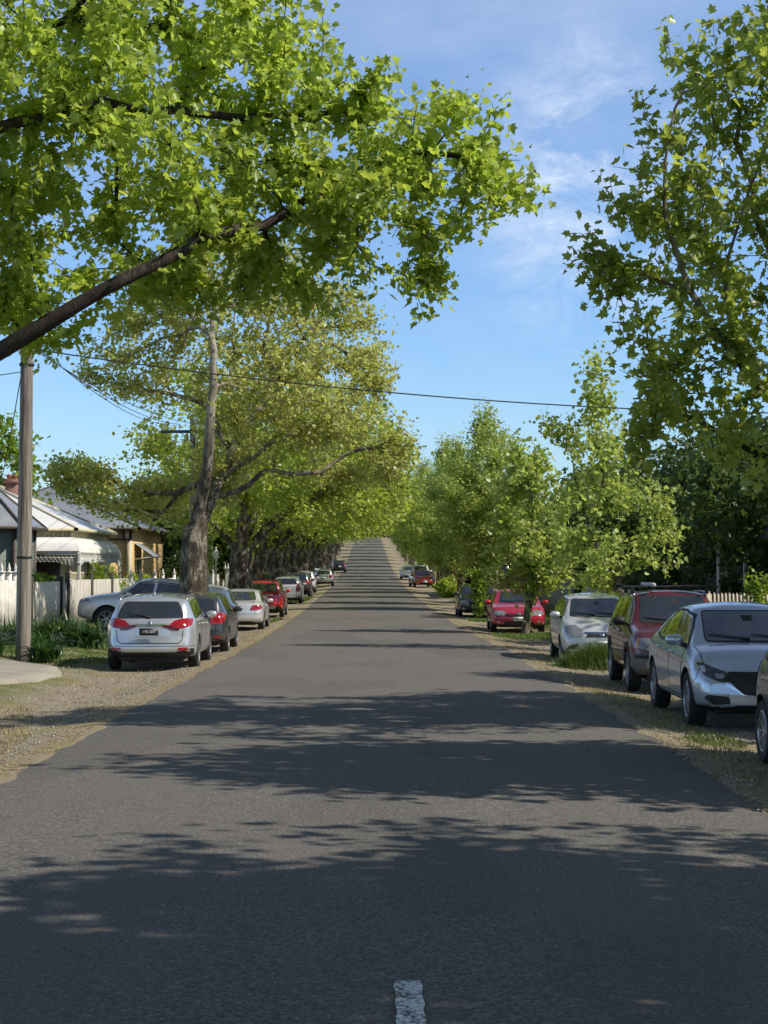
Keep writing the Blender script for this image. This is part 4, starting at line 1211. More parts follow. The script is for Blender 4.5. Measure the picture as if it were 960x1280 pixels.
def spec_wagon():
    wb, ro, fo, W = 2.75, 1.0, .97, 1.84; h = W/2; x0 = -(wb/2+ro); x1 = wb/2+fo
    return dict(wb=wb, ro=ro, fo=fo, W=W, rw=.335, rim='ten', paint=SILVER,
        top=[(x0, .99), (x0+.06, 1.01), (x0+.42, 1.34), (x0+.62, 1.42), (-1.0, 1.455), (-.2, 1.475), (.35, 1.44), (.6, 1.36), (1.42, .98), (1.6, .94), (2.1, .82), (x1-.05, .70), (x1, .64)],
        belt=[(x0, .94), (-1.5, .985), (0, .93), (1.3, .88), (2.0, .75), (x1, .6)], curve_r=.26, taper_r=.14,
        tail=[(.2, -.12), (.32, -.03), (.42, .02), (.55, 0), (.70, -.04), (.84, -.05), (1.0, -.10)],
        screen=[(-.62, 1.0), (.62, 1.0), (.52, 1.36), (-.52, 1.36)], rear_glass=[(-.66, 1.045), (.66, 1.045), (.60, 1.20), (.53, 1.335), (-.53, 1.335), (-.60, 1.20)],
        side_glass=[[(.28, .985), (1.05, .985), (.55, 1.30), (.20, 1.335)], [(-.78, 1.005), (.20, .985), (.13, 1.345), (-.70, 1.35)], [(-1.62, 1.06), (-.86, 1.01), (-.79, 1.35), (-1.35, 1.31)]],
        glass_surround=[(-1.70, 1.05), (-.8, .985), (1.12, .955), (.6, 1.33), (-.1, 1.375), (-1.4, 1.335)], chrome_dlo=True,
        doors=[[(-.80, .99), (.18, .965), (.14, .36), (-.62, .36), (-.95, .70)], [(.20, .965), (1.12, .935), (1.02, .36), (.16, .36)]],
        mirror=(.92, .97), crease=.66, rails=1.5, rail_x=(-1.65, .25),
        lamps=[('tail_light', LAMP_R, [(x0, .40, .87), (x0, .58, .835), (x0, .80, .845), (x0+.25, .93, .90), (x0+.36, .95, 1.02), (x0+.1, .80, 1.03), (x0, .62, .985), (x0, .48, .92)], (1, .75), .010),
               ('tail_light_lens', LAMP_D, [(x0, .26, .885), (x0, .46, .81), (x0, .64, .80), (x0, .60, .86), (x0, .46, .885), (x0, .34, .915)], (1, .35), .013),
               ('rear_reflector', LAMP_R, [(x0, .58, .42), (x0, .83, .44), (x0, .83, .48), (x0, .6, .47)], (1, .5), .012),
               ('headlight', LAMP_C, [(x1, .42, .62), (x1-.1, .75, .60), (x1-.4, .90, .74), (x1-.3, .78, .76), (x1, .5, .69)], (-1, .8), .008)],
        panels=[('rear_bumper_trim', PLASTIC, [(-2, -.84, .20), (-2, .84, .20), (-2, .86, .46), (-2, .72, .44), (-2, .5, .385), (-2, -.5, .385), (-2, -.72, .44), (-2, -.86, .46)], (1, 0, 0), .008, .04),
                ('chrome_strip', CHROME, [(-2, -.30, .895), (-2, .30, .895), (-2, .30, .915), (-2, -.30, .915)], (1, 0, 0), .016, .005),
                ('plate_recess', SILVER, [(-2, -.25, .68), (-2, .25, .68), (-2, .28, .86), (-2, -.28, .86)], (1, 0, 0), .004, .03),
                ('grille', PLASTIC, [(2, -.4, .40), (2, .4, .40), (2, .5, .62), (2, -.5, .62)], (-1, 0, 0), .008, .05)],
        lines=[tailgate_lines(h, .555, .80, 1, .72), ([(-2, -.88, .50), (-2, .88, .50)], (1, 0, 0), .008, False, 2)],
        plates=[(x0 - .004 - .035, .78, -1, '1TB 6EK', True)])

def spec_hatch(paint_, W=1.80, H=1.46, L=4.4, rear_lamp=0, glass_tint=None, rim='seven', rw=.325):
    wb = 2.64; ro = .80 + (L - 4.4) / 2; fo = .96 + (L - 4.4) / 2; h = W/2; x0 = -(wb/2+ro); x1 = wb/2+fo; k = H / 1.46
    return dict(wb=wb, ro=ro, fo=fo, W=W, rw=rw, rim=rim, paint=paint_, taper_r=.12,
        top=[(x0, .97*k), (x0+.05, 1.0*k), (x0+.30, 1.30*k), (x0+.48, 1.38*k), (-.9, 1.43*k), (-.2, H), (.35, 1.42*k), (.55, 1.36*k), (1.30, .99*k), (1.5, .95*k), (2.0, .83*k), (x1, .66)],
        belt=[(x0, .93*k), (-1.3, .99*k), (0, .94*k), (1.2, .89*k), (1.9, .75*k), (x1, .60)],
        screen=[(-.60, 1.01*k), (.60, 1.01*k), (.50, 1.35*k), (-.50, 1.35*k)], rear_glass=[(-.60, 1.03*k), (.60, 1.03*k), (.50, 1.32*k), (-.50, 1.32*k)],
        side_glass=[[(.22, .99*k), (.98, .98*k), (.50, 1.30*k), (.15, 1.33*k)], [(-.78, 1.01*k), (.14, .99*k), (.08, 1.34*k), (-.72, 1.34*k)], [(-1.32, 1.07*k), (-.86, 1.02*k), (-.80, 1.33*k), (-1.10, 1.30*k)]],
        glass_surround=[(-1.40, 1.05*k), (-.8, .985*k), (1.05, .955*k), (.55, 1.33*k), (0, 1.37*k), (-1.15, 1.33*k)],
        doors=[[(-.78, .99*k), (.12, .97*k), (.10, .35), (-.55, .35), (-.86, .66)], [(.14, .97*k), (1.05, .94*k), (.95, .35), (.12, .35)]],
        mirror=(.86, .97*k), crease=.64,
        lamps=([('tail_light', LAMP_R, [(x0, .55, .74), (x0+.05, .80, .75), (x0+.34, .90, .88), (x0+.36, .88, 1.02), (x0+.1, .74, 1.02), (x0, .56, .94)], (1, .8), .010)] if rear_lamp == 0 else
               [('tail_light', LAMP_R, [(x0, .60, .70), (x0+.1, .82, .72), (x0+.2, .86, .95), (x0+.32, .76, 1.22), (x0+.22, .68, 1.22), (x0, .62, .96)], (1, .6), .010)]) +
              [('rear_reflector', LAMP_R, [(x0, .60, .40), (x0, .80, .42), (x0, .80, .47), (x0, .62, .46)], (1, .5), .012),
               ('headlight', LAMP_C, [(x1, .40, .60), (x1-.1, .70, .58), (x1-.4, .86, .74), (x1-.3, .76, .77), (x1, .5, .69)], (-1, .8), .008)],
        panels=[('rear_bumper_trim', PLASTIC, [(-2, -.76, .20), (-2, .76, .20), (-2, .72, .38), (-2, -.72, .38)], (1, 0, 0), .008, .05),
                ('grille', PLASTIC, [(2, -.5, .30), (2, .5, .30), (2, .42, .46), (2, -.42, .46)], (-1, 0, 0), .008, .05)],
        lines=[tailgate_lines(h, .52, .90, 1, .70)],
        plates=[(x0 - .008, .74, -1, '', False), (x1 + .012, .47, 1, '', False)])

def spec_suv(paint_, W=1.80, H=1.68, L=4.62, wb=2.67, rw=.35, rim='five', silver_bumper=True, big=False, lamp='wide'):
    ro = (L - wb) * .49; fo = (L - wb) * .51; h = W/2; x0 = -(wb/2+ro); x1 = wb/2+fo; k = H / 1.68
    lamps = [('tail_light', LAMP_R, [(x0, .52, .92), (x0, .76, .90), (x0+.22, h-.02, .92), (x0+.30, h-.04, 1.12), (x0+.08, .76, 1.12), (x0, .54, 1.06)], (1, .7), .010)] if lamp == 'wide' else \
            [('tail_light', LAMP_R, [(x0, .62, .78), (x0+.08, .82, .78), (x0+.24, h-.03, 1.02), (x0+.30, .74, 1.42), (x0+.16, .66, 1.42), (x0, .66, 1.0)], (1, .6), .010)]
    return dict(wb=wb, ro=ro, fo=fo, W=W, rw=rw, rim=rim, paint=paint_, cladding=True, arch=.06, taper_r=.09, curve_r=.16,
        sill=[(x0, .42), (x0 + .5, .30), (x1 - .6, .28), (x1, .34)],
        top=[(x0, 1.10*k), (x0+.05, 1.13*k), (x0+.26, 1.52*k), (x0+.45, 1.60*k), (-.9, 1.655*k), (-.1, H), (.42, 1.64*k), (.62, 1.57*k), (1.22, 1.16*k), (1.4, 1.12*k), (1.95, 1.02*k), (x1-.06, .90*k), (x1, .84*k)],
        belt=[(x0, 1.06*k), (-1.3, 1.11*k), (0, 1.06*k), (1.1, 1.03*k), (1.9, .92*k), (x1, .78*k)],
        nose=[(.2, -.1), (.4, -.01), (.6, 0), (.8, -.03), (1.0, -.08), (1.2, -.12)],
        tail=[(.2, -.10), (.40, .0), (.55, .02), (.7, 0), (.9, -.04), (1.1, -.07), (1.5, -.1)],
        screen=[(-.62, 1.20*k), (.62, 1.20*k), (.53, 1.56*k), (-.53, 1.56*k)], rear_glass=[(-.62, 1.17*k), (.62, 1.17*k), (.54, 1.53*k), (-.54, 1.53*k)],
        side_glass=[[(.22, 1.12*k), (.96, 1.13*k), (.54, 1.50*k), (.16, 1.545*k)], [(-.78, 1.14*k), (.13, 1.12*k), (.08, 1.555*k), (-.72, 1.55*k)], [(-1.52, 1.20*k), (-.87, 1.15*k), (-.80, 1.54*k), (-1.30, 1.50*k)]],
        glass_surround=[(-1.60, 1.17*k), (-.8, 1.11*k), (1.06, 1.09*k), (.58, 1.53*k), (0, 1.585*k), (-1.36, 1.54*k)],
        doors=[[(-.80, 1.10*k), (.12, 1.09*k), (.10, .42), (-.55, .42), (-.86, .76)], [(.14, 1.09*k), (1.03, 1.07*k), (.93, .42), (.12, .42)]],
        mirror=(.86, 1.10*k), crease=.74,
        lamps=lamps + [('rear_reflector', LAMP_R, [(x0, .62, .52), (x0, .80, .53), (x0, .80, .58), (x0, .62, .57)], (1, .5), .016),
               ('headlight', LAMP_C, [(x1, .40, .76*k), (x1-.05, .72, .74*k), (x1-.35, h-.03, .86*k), (x1-.3, .80, .92*k), (x1, .45, .86*k)], (-1, .8), .008)],
        panels=[('rear_bumper_trim', PLASTIC, [(-2, -.80, .30), (-2, .80, .30), (-2, .80, .50), (-2, -.80, .50)], (1, 0, 0), .008, .05)] +
               ([('skid_plate', ALLOY, [(-2, -.5, .38), (-2, .5, .38), (-2, .58, .53), (-2, -.58, .53)], (1, 0, 0), .014, .04)] if silver_bumper else []) +
               [('plate_garnish', CHROME, [(-2, -.42, .985), (-2, .42, .985), (-2, .42, 1.02), (-2, -.42, 1.02)], (1, 0, 0), .013, .01)] +
               [('grille', PLASTIC, [(2, -.34, .60), (2, .34, .60), (2, .38, .84*k), (2, -.38, .84*k)], (-1, 0, 0), .008, .05)],
        lines=[tailgate_lines(h, .60, 1.0, 1, .74)],
        plates=[(x0 - .002, .88, -1, '', False)], rails=1, rail_x=(-1.45, .35), rail_mat=ALLOY)

def spec_sedan(paint_, W=1.83, H=1.45, L=4.78, wb=2.82, style='rear', rim='five_double', rw=.33):
    ro = (L - wb) * .53; fo = (L - wb) * .47; h = W/2; x0 = -(wb/2+ro); x1 = wb/2+fo; k = H / 1.45
    return dict(wb=wb, ro=ro, fo=fo, W=W, rw=rw, rim=rim, paint=paint_, curve_r=.18,
        top=[(x0, .96*k), (x0+.08, 1.01*k), (x0+.55, 1.04*k), (x0+.75, 1.06*k), (-.95, 1.36*k), (-.6, 1.425*k), (-.1, H), (.30, 1.42*k), (.52, 1.35*k), (1.20, .99*k), (1.38, .96*k), (1.95, .86*k), (x1-.1, .74*k), (x1, .68*k)],
        belt=[(x0, .91*k), (-1.3, .95*k), (0, .93*k), (1.2, .88*k), (1.95, .78*k), (x1, .62)],
        screen=[(-.62, 1.01*k), (.62, 1.01*k), (.51, 1.345*k), (-.51, 1.345*k)], rear_glass=[(-.60, 1.09*k), (.60, 1.09*k), (.50, 1.36*k), (-.50, 1.36*k)],
        side_glass=[[(.12, .985*k), (.90, .98*k), (.46, 1.29*k), (.08, 1.335*k)], [(-.82, 1.0*k), (.04, .985*k), (.0, 1.34*k), (-.62, 1.33*k)], [(-1.25, 1.03*k), (-.90, 1.005*k), (-.70, 1.31*k), (-.82, 1.27*k)]],
        glass_surround=[(-1.38, 1.015*k), (-.8, .98*k), (1.0, .955*k), (.5, 1.33*k), (0, 1.37*k), (-.65, 1.355*k)],
        doors=[[(-.84, .97*k), (.04, .96*k), (.03, .35), (-.62, .35), (-.96, .66)], [(.06, .96*k), (1.0, .94*k), (.92, .35), (.05, .35)]],
        mirror=(.80, .96*k), crease=.63,
        lamps=[('tail_light', LAMP_R, [(x0, .50, .72), (x0+.05, .76, .73), (x0+.30, h-.03, .80), (x0+.34, h-.05, .90), (x0+.05, .78, .91), (x0, .60, .89), (x0, .52, .80)], (1, .75), .010),
               ('headlight', LAMP_C, [(x1, .46, .58), (x1-.1, .74, .57), (x1-.42, h-.02, .70), (x1-.36, .84, .76), (x1-.05, .55, .71)], (-1, .8), .008),
               ('fog_light', LAMP_W, [(x1, .66, .36), (x1, .76, .36), (x1, .76, .44), (x1, .66, .44)], (-1, .4), .012)],
        panels=[('rear_bumper_trim', PLASTIC, [(-2, -.60, .22), (-2, .60, .22), (-2, .55, .34), (-2, -.55, .34)], (1, 0, 0), .008, .05),
                ('grille', PLASTIC, [(2, -.42, .56), (2, .42, .56), (2, .46, .66), (2, -.46, .66)], (-1, 0, 0), .008, .03),
                ('air_intake', PLASTIC, [(2, -.56, .26), (2, .56, .26), (2, .44, .42), (2, -.44, .42)], (-1, 0, 0), .008, .04)],
        lines=[([(-2, -.84, .60), (-2, .84, .60)], (1, 0, 0), .012, False, 2), ([(-2, -.62, .61), (-2, -.58, .97), (-2, .58, .97), (-2, .62, .61)], (1, 0, 0), .012, False, 2),
               ([(1.2, -.72, 3), (x1 - .35, -.66, 3)], (0, 0, -1), .012, False, 2), ([(1.2, .72, 3), (x1 - .35, .66, 3)], (0, 0, -1), .012, False, 2)],
        plates=[(x0 + .012, .79, -1, '', False), (x1 + .02, .49, 1, '', False)])

A_AWAY, A_TOWARD = R(90), R(-90)
def gat(x, y): return (x, y, gz(x, y) - .012)
def drop_in(o, y, pitch=None): return o

CARS = {}
# left kerb, backs to the camera
r, c = make_car('estate_car', spec_wagon(), 'silver estate car with dark lower bumper, nearest on the left verge', gat(-4.42, 35.7), A_AWAY + R(.6), 'car'); r.scale = (1, 1.01, 1.045)
fin = MB(); fin.add([(-1.42, -.006, 1.47), (-1.42, .006, 1.47), (-1.20, -.012, 1.47), (-1.20, .012, 1.47), (-1.44, 0, 1.545), (-1.38, 0, 1.545)], [(0, 1, 4), (0, 4, 5, 2), (1, 3, 5, 4), (2, 5, 3)])
fin.build('antenna_fin', [SILVER], r)
wip = MB().tube([(-2.235, -.02, 1.055), (-2.17, .22, 1.10), (-2.165, .45, 1.105)], [.014, .010, .006], 6)
wip.build('wiper', [PLASTIC], r)
make_car('hatchback', spec_hatch(GREY, W=1.80, H=1.50, L=4.35), 'charcoal hatchback parked between the silver estate and the white sedan', gat(-4.38, 43.0), A_AWAY, 'car')
sp = spec_sedan(WHITE, 1.80, 1.43, 4.6, 2.76); sp['paint'] = SILVER_W
make_car('sedan', sp, 'pale silver sedan beneath the second thick tree trunk', gat(-4.55, 60.0), A_AWAY, 'car')
make_car('people_mover', spec_suv(RED, 1.80, 1.66, 4.65, lamp='wide'), 'bright red four-wheel drive with silver rear bumper on the left', gat(-4.62, 75.3), A_AWAY, 'car')
make_car('hatchback', spec_hatch(SILVER_W, 1.78, 1.62, 4.3, rear_lamp=1), 'white tall hatchback just beyond the red four-wheel drive', gat(-4.75, 98.6), A_AWAY, 'car')
make_car('off_roader', spec_suv(GREY_G, 1.82, 1.70, 4.5, silver_bumper=False), 'dark green-grey four-wheel drive on the left verge', gat(-4.75, 113.5), A_AWAY, 'car')
make_car('off_roader', spec_suv(SILVER_W, 1.82, 1.66, 4.6), 'silver four-wheel drive parked ahead of the dark green-grey one', gat(-4.85, 127.0), A_AWAY, 'car')
make_car('hatchback', spec_hatch(WHITE, 1.72, 1.50, 4.0, rear_lamp=1), 'white small hatchback far up on the left verge', gat(-5.1, 158.0), A_AWAY, 'car')
make_car('hatchback', spec_hatch(SILVER, 1.74, 1.50, 4.1), 'silver hatchback with dark rear window closest to the far road edge', gat(-3.95, 150.0), A_AWAY, 'car')
make_car('sedan', spec_hatch(BLACK, 1.8, 1.5, 4.5), 'black car parked half on the bitumen up the hill', gat(-3.6, 205.0), A_AWAY + R(3), 'car')

# silver off-roader parked across the verge on the left, seen from the side
sp = spec_suv(SILVER_B, 1.93, 1.72, 4.85, 2.93, rw=.375, rim='star', silver_bumper=False); sp['mirror_mat'] = SILVER_B
sp['side_glass'] = [[(.20, 1.14), (1.10, 1.15), (.60, 1.53), (.14, 1.58)], [(-.82, 1.16), (.11, 1.14), (.06, 1.59), (-.76, 1.58)], [(-1.66, 1.26), (-.90, 1.17), (-.84, 1.57), (-1.38, 1.53)]]
sp['cladding'] = False; sp['paint'] = SILVER_W
make_car('off_roader', sp, 'large pale silver off-roader parked side-on behind the estate car', (-6.42, 50.6, (gz(-7.9, 50.6) + gz(-4.95, 50.6)) / 2 - .02), PI + R(2), 'car')[0].rotation_euler = (0, -math.atan((gz(-7.9, 50.6) - gz(-4.95, 50.6)) / 2.95), PI + R(2))

# right kerb, fronts to the camera
sp = spec_sedan(RED_P, 1.86, 1.45, 4.95, 2.84, rim='five')
x1 = sp['wb'] / 2 + sp['fo']
sp['lamps'][1] = ('headlight', LAMP_C, [(x1, .50, .60), (x1-.1, .76, .585), (x1-.36, .90, .66), (x1-.34, .88, .76), (x1-.05, .62, .745), (x1, .50, .68)], (-1, .7), .008)
for yy in (.60, .74):
    sp['lamps'].append(('headlight_bowl', LAMP_W, [(x1, yy + .055 * math.cos(a), .675 + .055 * math.sin(a)) for a in np.linspace(0, 5.5, 8)], (-1, .35), .014))
sp['plates'][1] = (x1 + .022, .49, 1, 'WQV 482', False)
make_car('sedan', sp, 'cherry red sedan with round twin headlights behind the leaning young tree', gat(5.12, 57.7), A_TOWARD - R(2), 'car')
make_car('sedan', spec_sedan(BLACK, 1.84, 1.46, 4.85), 'black sedan half hidden by the bright green sapling', gat(4.95, 75.6), A_TOWARD - R(1), 'car')

sp = spec_hatch(SILVER_W, 1.69, 1.46, 4.3, rim='seven', rw=.30); x1 = sp['wb'] / 2 + sp['fo']
sp['ro'] = .75
sp['lamps'] = [('headlight', LAMP_C, [(x1, .44, .62), (x1-.06, .62, .60), (x1-.34, .84, .70), (x1-.42, .84, .82), (x1-.25, .70, .84), (x1-.05, .52, .74)], (-1, .75), .008), ('tail_light', LAMP_R, sp['lamps'][0][2], (1, .8), .01)]
sp['panels'] = [('grille', PLASTIC, [(2, -.34, .60), (2, .34, .60), (2, .30, .67), (2, -.30, .67)], (-1, 0, 0), .008, .02), ('chrome_strip', CHROME, [(2, -.38, .665), (2, .38, .665), (2, .36, .70), (2, -.36, .70)], (-1, 0, 0), .012, .01)] + \
    [('bumper_vent', PLASTIC, [(2, sg * .50, .36), (2, sg * .74, .34), (2, sg * .70, .42), (2, sg * .50, .47)], (-1, 0, 0), .010, .03) for sg in (1, -1)]
sp['plates'] = [(x1 + .016, .46, 1, 'UKC 305', False)]
make_car('hatchback', sp, 'silver small car with clear headlights behind the tall grass', gat(5.08, 37.6), A_TOWARD - R(2), 'car')[0].scale = (1, 1, 1.04)

# maroon wagon with roof bars
W = 1.735; wb = 2.525; ro, fo = .92, .98; x0 = -(wb/2+ro); x1 = wb/2+fo
sp = spec_suv(MAROON, W, 1.58, wb + ro + fo, wb, rw=.33, rim='seven', silver_bumper=False); k = 1.58 / 1.68
sp['top'] = [(x0, 1.03), (x0+.05, 1.07), (x0+.26, 1.44), (x0+.42, 1.52), (-.8, 1.555), (-.1, 1.575), (.36, 1.56), (.50, 1.52), (1.06, 1.08), (1.22, 1.05), (1.8, .97), (x1-.05, .86), (x1, .80)]
sp['screen'] = [(-.60, 1.09), (.60, 1.09), (.52, 1.49), (-.52, 1.49)]
sp['doors'] = [[(-.78, 1.03), (.08, 1.02), (.06, .40), (-.55, .40), (-.84, .74)], [(.10, 1.02), (.94, 1.0), (.88, .40), (.08, .40)]]
sp['side_glass'] = [[(.18, 1.06), (.84, 1.07), (.46, 1.42), (.12, 1.455)], [(-.76, 1.07), (.09, 1.06), (.04, 1.465), (-.70, 1.46)], [(-1.45, 1.10), (-.85, 1.08), (-.80, 1.46), (-1.28, 1.43)]]
sp['glass_surround'] = None; sp['mirror_mat'] = PLASTIC; sp['mirror'] = (.74, 1.04)
sp['lamps'] = [('headlight', LAMP_C, [(x1, .42, .70), (x1-.05, .70, .69), (x1-.30, .86, .74), (x1-.32, .84, .87), (x1-.05, .70, .865), (x1, .44, .83)], (-1, .7), .008), ('tail_light', LAMP_R, sp['lamps'][0][2], (1, .7), .01),
               ('indicator', AMBER, [(x1-.2, .80, .70), (x1-.32, .87, .73), (x1-.34, .86, .86), (x1-.26, .83, .86)], (-.6, .9), .012), ('fog_light', LAMP_W, [(x1, .56, .42), (x1, .68, .42), (x1, .68, .53), (x1, .56, .53)], (-1, .3), .02)]
sp['panels'] = [('grille', PLASTIC, [(2, -.36, .70), (2, .36, .70), (2, .36, .82), (2, -.36, .82)], (-1, 0, 0), .008, .02),
                ('front_bumper', noisy('bumper_grey', (.10, .10, .10), (.15, .15, .145), 9, .6, .1), [(2, -.86, .30), (2, .86, .30), (2, .86, .64), (2, -.86, .64)], (-1, 0, 0), .012, .03),
                ('bumper_slot', PLASTIC, [(2, -.80, .56), (2, .80, .56), (2, .80, .61), (2, -.80, .61)], (-1, 0, 0), .016, .01),
                ('air_intake', PLASTIC, [(2, -.45, .34), (2, .45, .34), (2, .45, .48), (2, -.45, .48)], (-1, 0, 0), .016, .02),
                ('windscreen_label', PAPER, [(2, .38, 1.13), (2, .50, 1.13), (2, .50, 1.17), (2, .38, 1.17)], (-1, 0, 0), .010, .0)]
r, c = make_car('station_wagon', sp, 'maroon station wagon with black roof bars on the right verge', gat(5.22, 28.9), A_TOWARD - R(2), 'car'); r.scale = (1, 1, 1.05)
def roof_bars(root, xs, w, z, board=True):
    for xx in xs:
        b = MB().tube([(xx, -w, z + .09), (xx, w, z + .09)], .02, 8)
        for sg in (1, -1):
            b.box(xx - .05, sg * (w - .16) - .03, z - .02, xx + .05, sg * (w - .16) + .03, z + .085, .012)
            b.box(xx - .03, sg * w - .03, z + .065, xx + .03, sg * w + .03, z + .115, .01)
        b.build('roof_bar', [PLASTIC], root, angle=40)
roof_bars(r, (.32, -.62), .80, 1.555)
b = MB().tube([(-.95, -.30, 1.68), (.55, -.30, 1.68)], .035, 8); b.build('awning_roll', [mat('pale_canvas', (.55, .54, .5), .8)[0]], r, smooth=True)

# nearest whole silver car on the right
W = 1.795; h = W/2; wb = 2.70; ro, fo = .90, .93; x0 = -(wb/2+ro); x1 = wb/2+fo
sp = dict(wb=wb, ro=ro, fo=fo, W=W, rw=.335, rim='ten', paint=SILVER_B, taper_f=.13, curve_f=.34, tumble=.17,
    nose=[(.2, -.10), (.32, -.01), (.45, 0), (.58, -.02), (.70, -.10), (.85, -.22), (1.0, -.3)],
    top=[(x0, .99), (x0+.08, 1.03), (x0+.45, 1.09), (x0+.60, 1.12), (-.95, 1.36), (-.55, 1.435), (-.1, 1.455), (.28, 1.425), (.48, 1.36), (1.22, .995), (1.40, .965), (1.85, .875), (2.15, .765), (x1, .66)],
    belt=[(x0, .93), (-1.35, .975), (0, .935), (1.2, .89), (1.85, .77), (x1, .60)],
    screen=[(-.60, 1.025), (.60, 1.025), (.52, 1.365), (-.52, 1.365)], rear_glass=[(-.6, 1.13), (.6, 1.13), (.5, 1.36), (-.5, 1.36)],
    side_glass=[[(.16, .985), (.98, .975), (.78, 1.12), (.46, 1.29), (.10, 1.345)], [(-.80, 1.005), (.08, .985), (.03, 1.35), (-.35, 1.35), (-.62, 1.31)], [(-1.18, 1.055), (-.88, 1.015), (-.72, 1.25), (-.95, 1.16)]],
    glass_surround=[(-1.30, 1.04), (-.82, .985), (1.06, .95), (.80, 1.14), (.48, 1.32), (.10, 1.375), (-.36, 1.375), (-.75, 1.30)],
    doors=[[(-.82, .97), (.08, .955), (.06, .36), (-.62, .36), (-.95, .68)], [(.10, .955), (1.06, .93), (.98, .36), (.08, .36)]],
    mirror=(.86, .965), mirror_mat=SILVER_B, crease=.66, glass_r=.05,
    lamps=[('headlight', LAMP_K, [(x1, .50, .60), (x1-.04, .68, .585), (x1-.28, .86, .66), (x1-.50, .90, .79), (x1-.44, .84, .785), (x1-.2, .70, .725), (x1-.02, .52, .66)], (-1, .8), .008),
           ('headlight_bowl', LAMP_W, [(x1-.35, .76, .675), (x1-.4, .82, .69), (x1-.46, .86, .76), (x1-.40, .80, .75)], (-1, .8), .013),
           ('headlight_bowl', LAMP_C, [(x1-.1, .60, .62), (x1-.15, .68, .62), (x1-.2, .72, .68), (x1-.1, .62, .665)], (-1, .7), .013),
           ('tail_light', LAMP_R, [(x0, .40, .86), (x0, .6, .82), (x0+.3, .88, .90), (x0+.3, .88, .98), (x0, .6, .96)], (1, .7), .01),
           ('fog_lamp_recess', PLASTIC, [(x1, .54, .34), (x1-.1, .72, .33), (x1-.15, .84, .40), (x1-.1, .80, .44), (x1, .56, .425)], (-1, .5), .010),
           ('chrome_strip', ALLOY, [(x1, .54, .435), (x1-.1, .72, .44), (x1-.12, .78, .445), (x1-.12, .78, .46), (x1, .56, .455)], (-1, .5), .016)],
    panels=[('grille', PLASTIC, [(2, -.50, .70), (2, -.54, .62), (2, -.36, .45), (2, .36, .45), (2, .54, .62), (2, .50, .70)], (-1, 0, 0), .010, .03),
            ('lower_intake', PLASTIC, [(2, -.50, .26), (2, .50, .26), (2, .44, .33), (2, -.44, .33)], (-1, 0, 0), .010, .02),
            ],
    lines=[([(2, -.60, .60), (2, -.36, .455), (2, 0, .445), (2, .36, .455), (2, .60, .60)], (-1, 0, 0), .022, False, 3), ([(1.25, -.76, 3), (x1 - .45, -.74, 3), (x1 - .12, -.5, 3), (x1 - .06, 0, 3), (x1 - .12, .5, 3), (x1 - .45, .74, 3), (1.25, .76, 3)], (0, 0, -1), .008, False, 2),
           ([(x1 - .55, -1.5, .80), (x1 - .50, -1.5, .62), (x1 - .58, -1.5, .55)], (0, 1, 0), .006, False, 2), ([(x1 - .55, 1.5, .80), (x1 - .50, 1.5, .62), (x1 - .58, 1.5, .55)], (0, -1, 0), .006, False, 2)],
    plates=[(x1 + .03, .40, 1, 'BCH 7L4', False)])
r, c = make_car('sedan', sp, 'silver-blue sedan with narrow dark headlights, second from the front on the right', gat(5.0, 22.5), A_TOWARD - R(1.2), 'car'); r.scale = (1.03, 1.04, 1.055)
MB().tube([(-1.0, 0, 1.40), (-1.14, 0, 1.60)], [.006, .003], 6).build('antenna', [PLASTIC], r)

make_car('hatchback', spec_hatch(BLUE, 1.78, 1.50, 4.3, rim='ten'), 'dark navy hatchback cut off by the right edge of the photo', gat(4.86, 15.55), A_TOWARD - R(1), 'car')

# far right cars
make_car('sedan', spec_sedan(RED, 1.86, 1.5, 4.7), 'red car facing down the street beside the far hedge', (4.75, 147.0, gz(4.75, 147)), A_TOWARD + R(6), 'car')
make_car('people_mover', spec_suv(WHITE, 1.82, 1.80, 4.7), 'white van-like car just behind the far red one', (5.0, 158.0, gz(5, 158)), A_TOWARD, 'car')
make_car('hatchback', spec_hatch(RED, 1.78, 1.5, 4.2), 'red hatchback in the driveway deeper behind the far trees', (7.9, 150.0, gz(7.9, 150)), A_TOWARD + R(25), 'car')
make_car('hatchback', spec_hatch(SILVER, 1.78, 1.5, 4.2), 'silver car peeping out left of the far white one', (4.3, 176.0, gz(4.3, 176)), A_TOWARD, 'car')
# ================================================================ materials for buildings and fences
def corrugated(name, c1, c2, axis, metal=.25):
    m, t, b = mat(name, c1, .45, metal)
    co = t.coord(); f = t.noise(co, 1.2, 4, .6)
    t.link(t.ramp(f, [(.35, c1), (.7, c2)]), b.inputs['Base Color'])
    w = t.new('ShaderNodeTexWave', wave_type='BANDS', bands_direction=axis, wave_profile='SIN'); w.inputs['Scale'].default_value = 5.0
    t.link(co, w.inputs['Vector'])
    t.link(t.bump(w.outputs['Fac'], .45, .03), b.inputs['Normal'])
    return m
def weatherboard(name, c1, c2):
    m, t, b = mat(name, c1, .65)
    co = t.coord(); sp = t.new('ShaderNodeSeparateXYZ'); t.link(co, sp.inputs[0])
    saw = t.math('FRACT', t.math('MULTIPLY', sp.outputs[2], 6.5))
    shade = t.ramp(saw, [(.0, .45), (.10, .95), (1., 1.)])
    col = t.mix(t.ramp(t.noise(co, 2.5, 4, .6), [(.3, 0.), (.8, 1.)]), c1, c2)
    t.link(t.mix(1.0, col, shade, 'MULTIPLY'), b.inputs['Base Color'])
    t.link(t.bump(saw, .8, .03), b.inputs['Normal'])
    return m
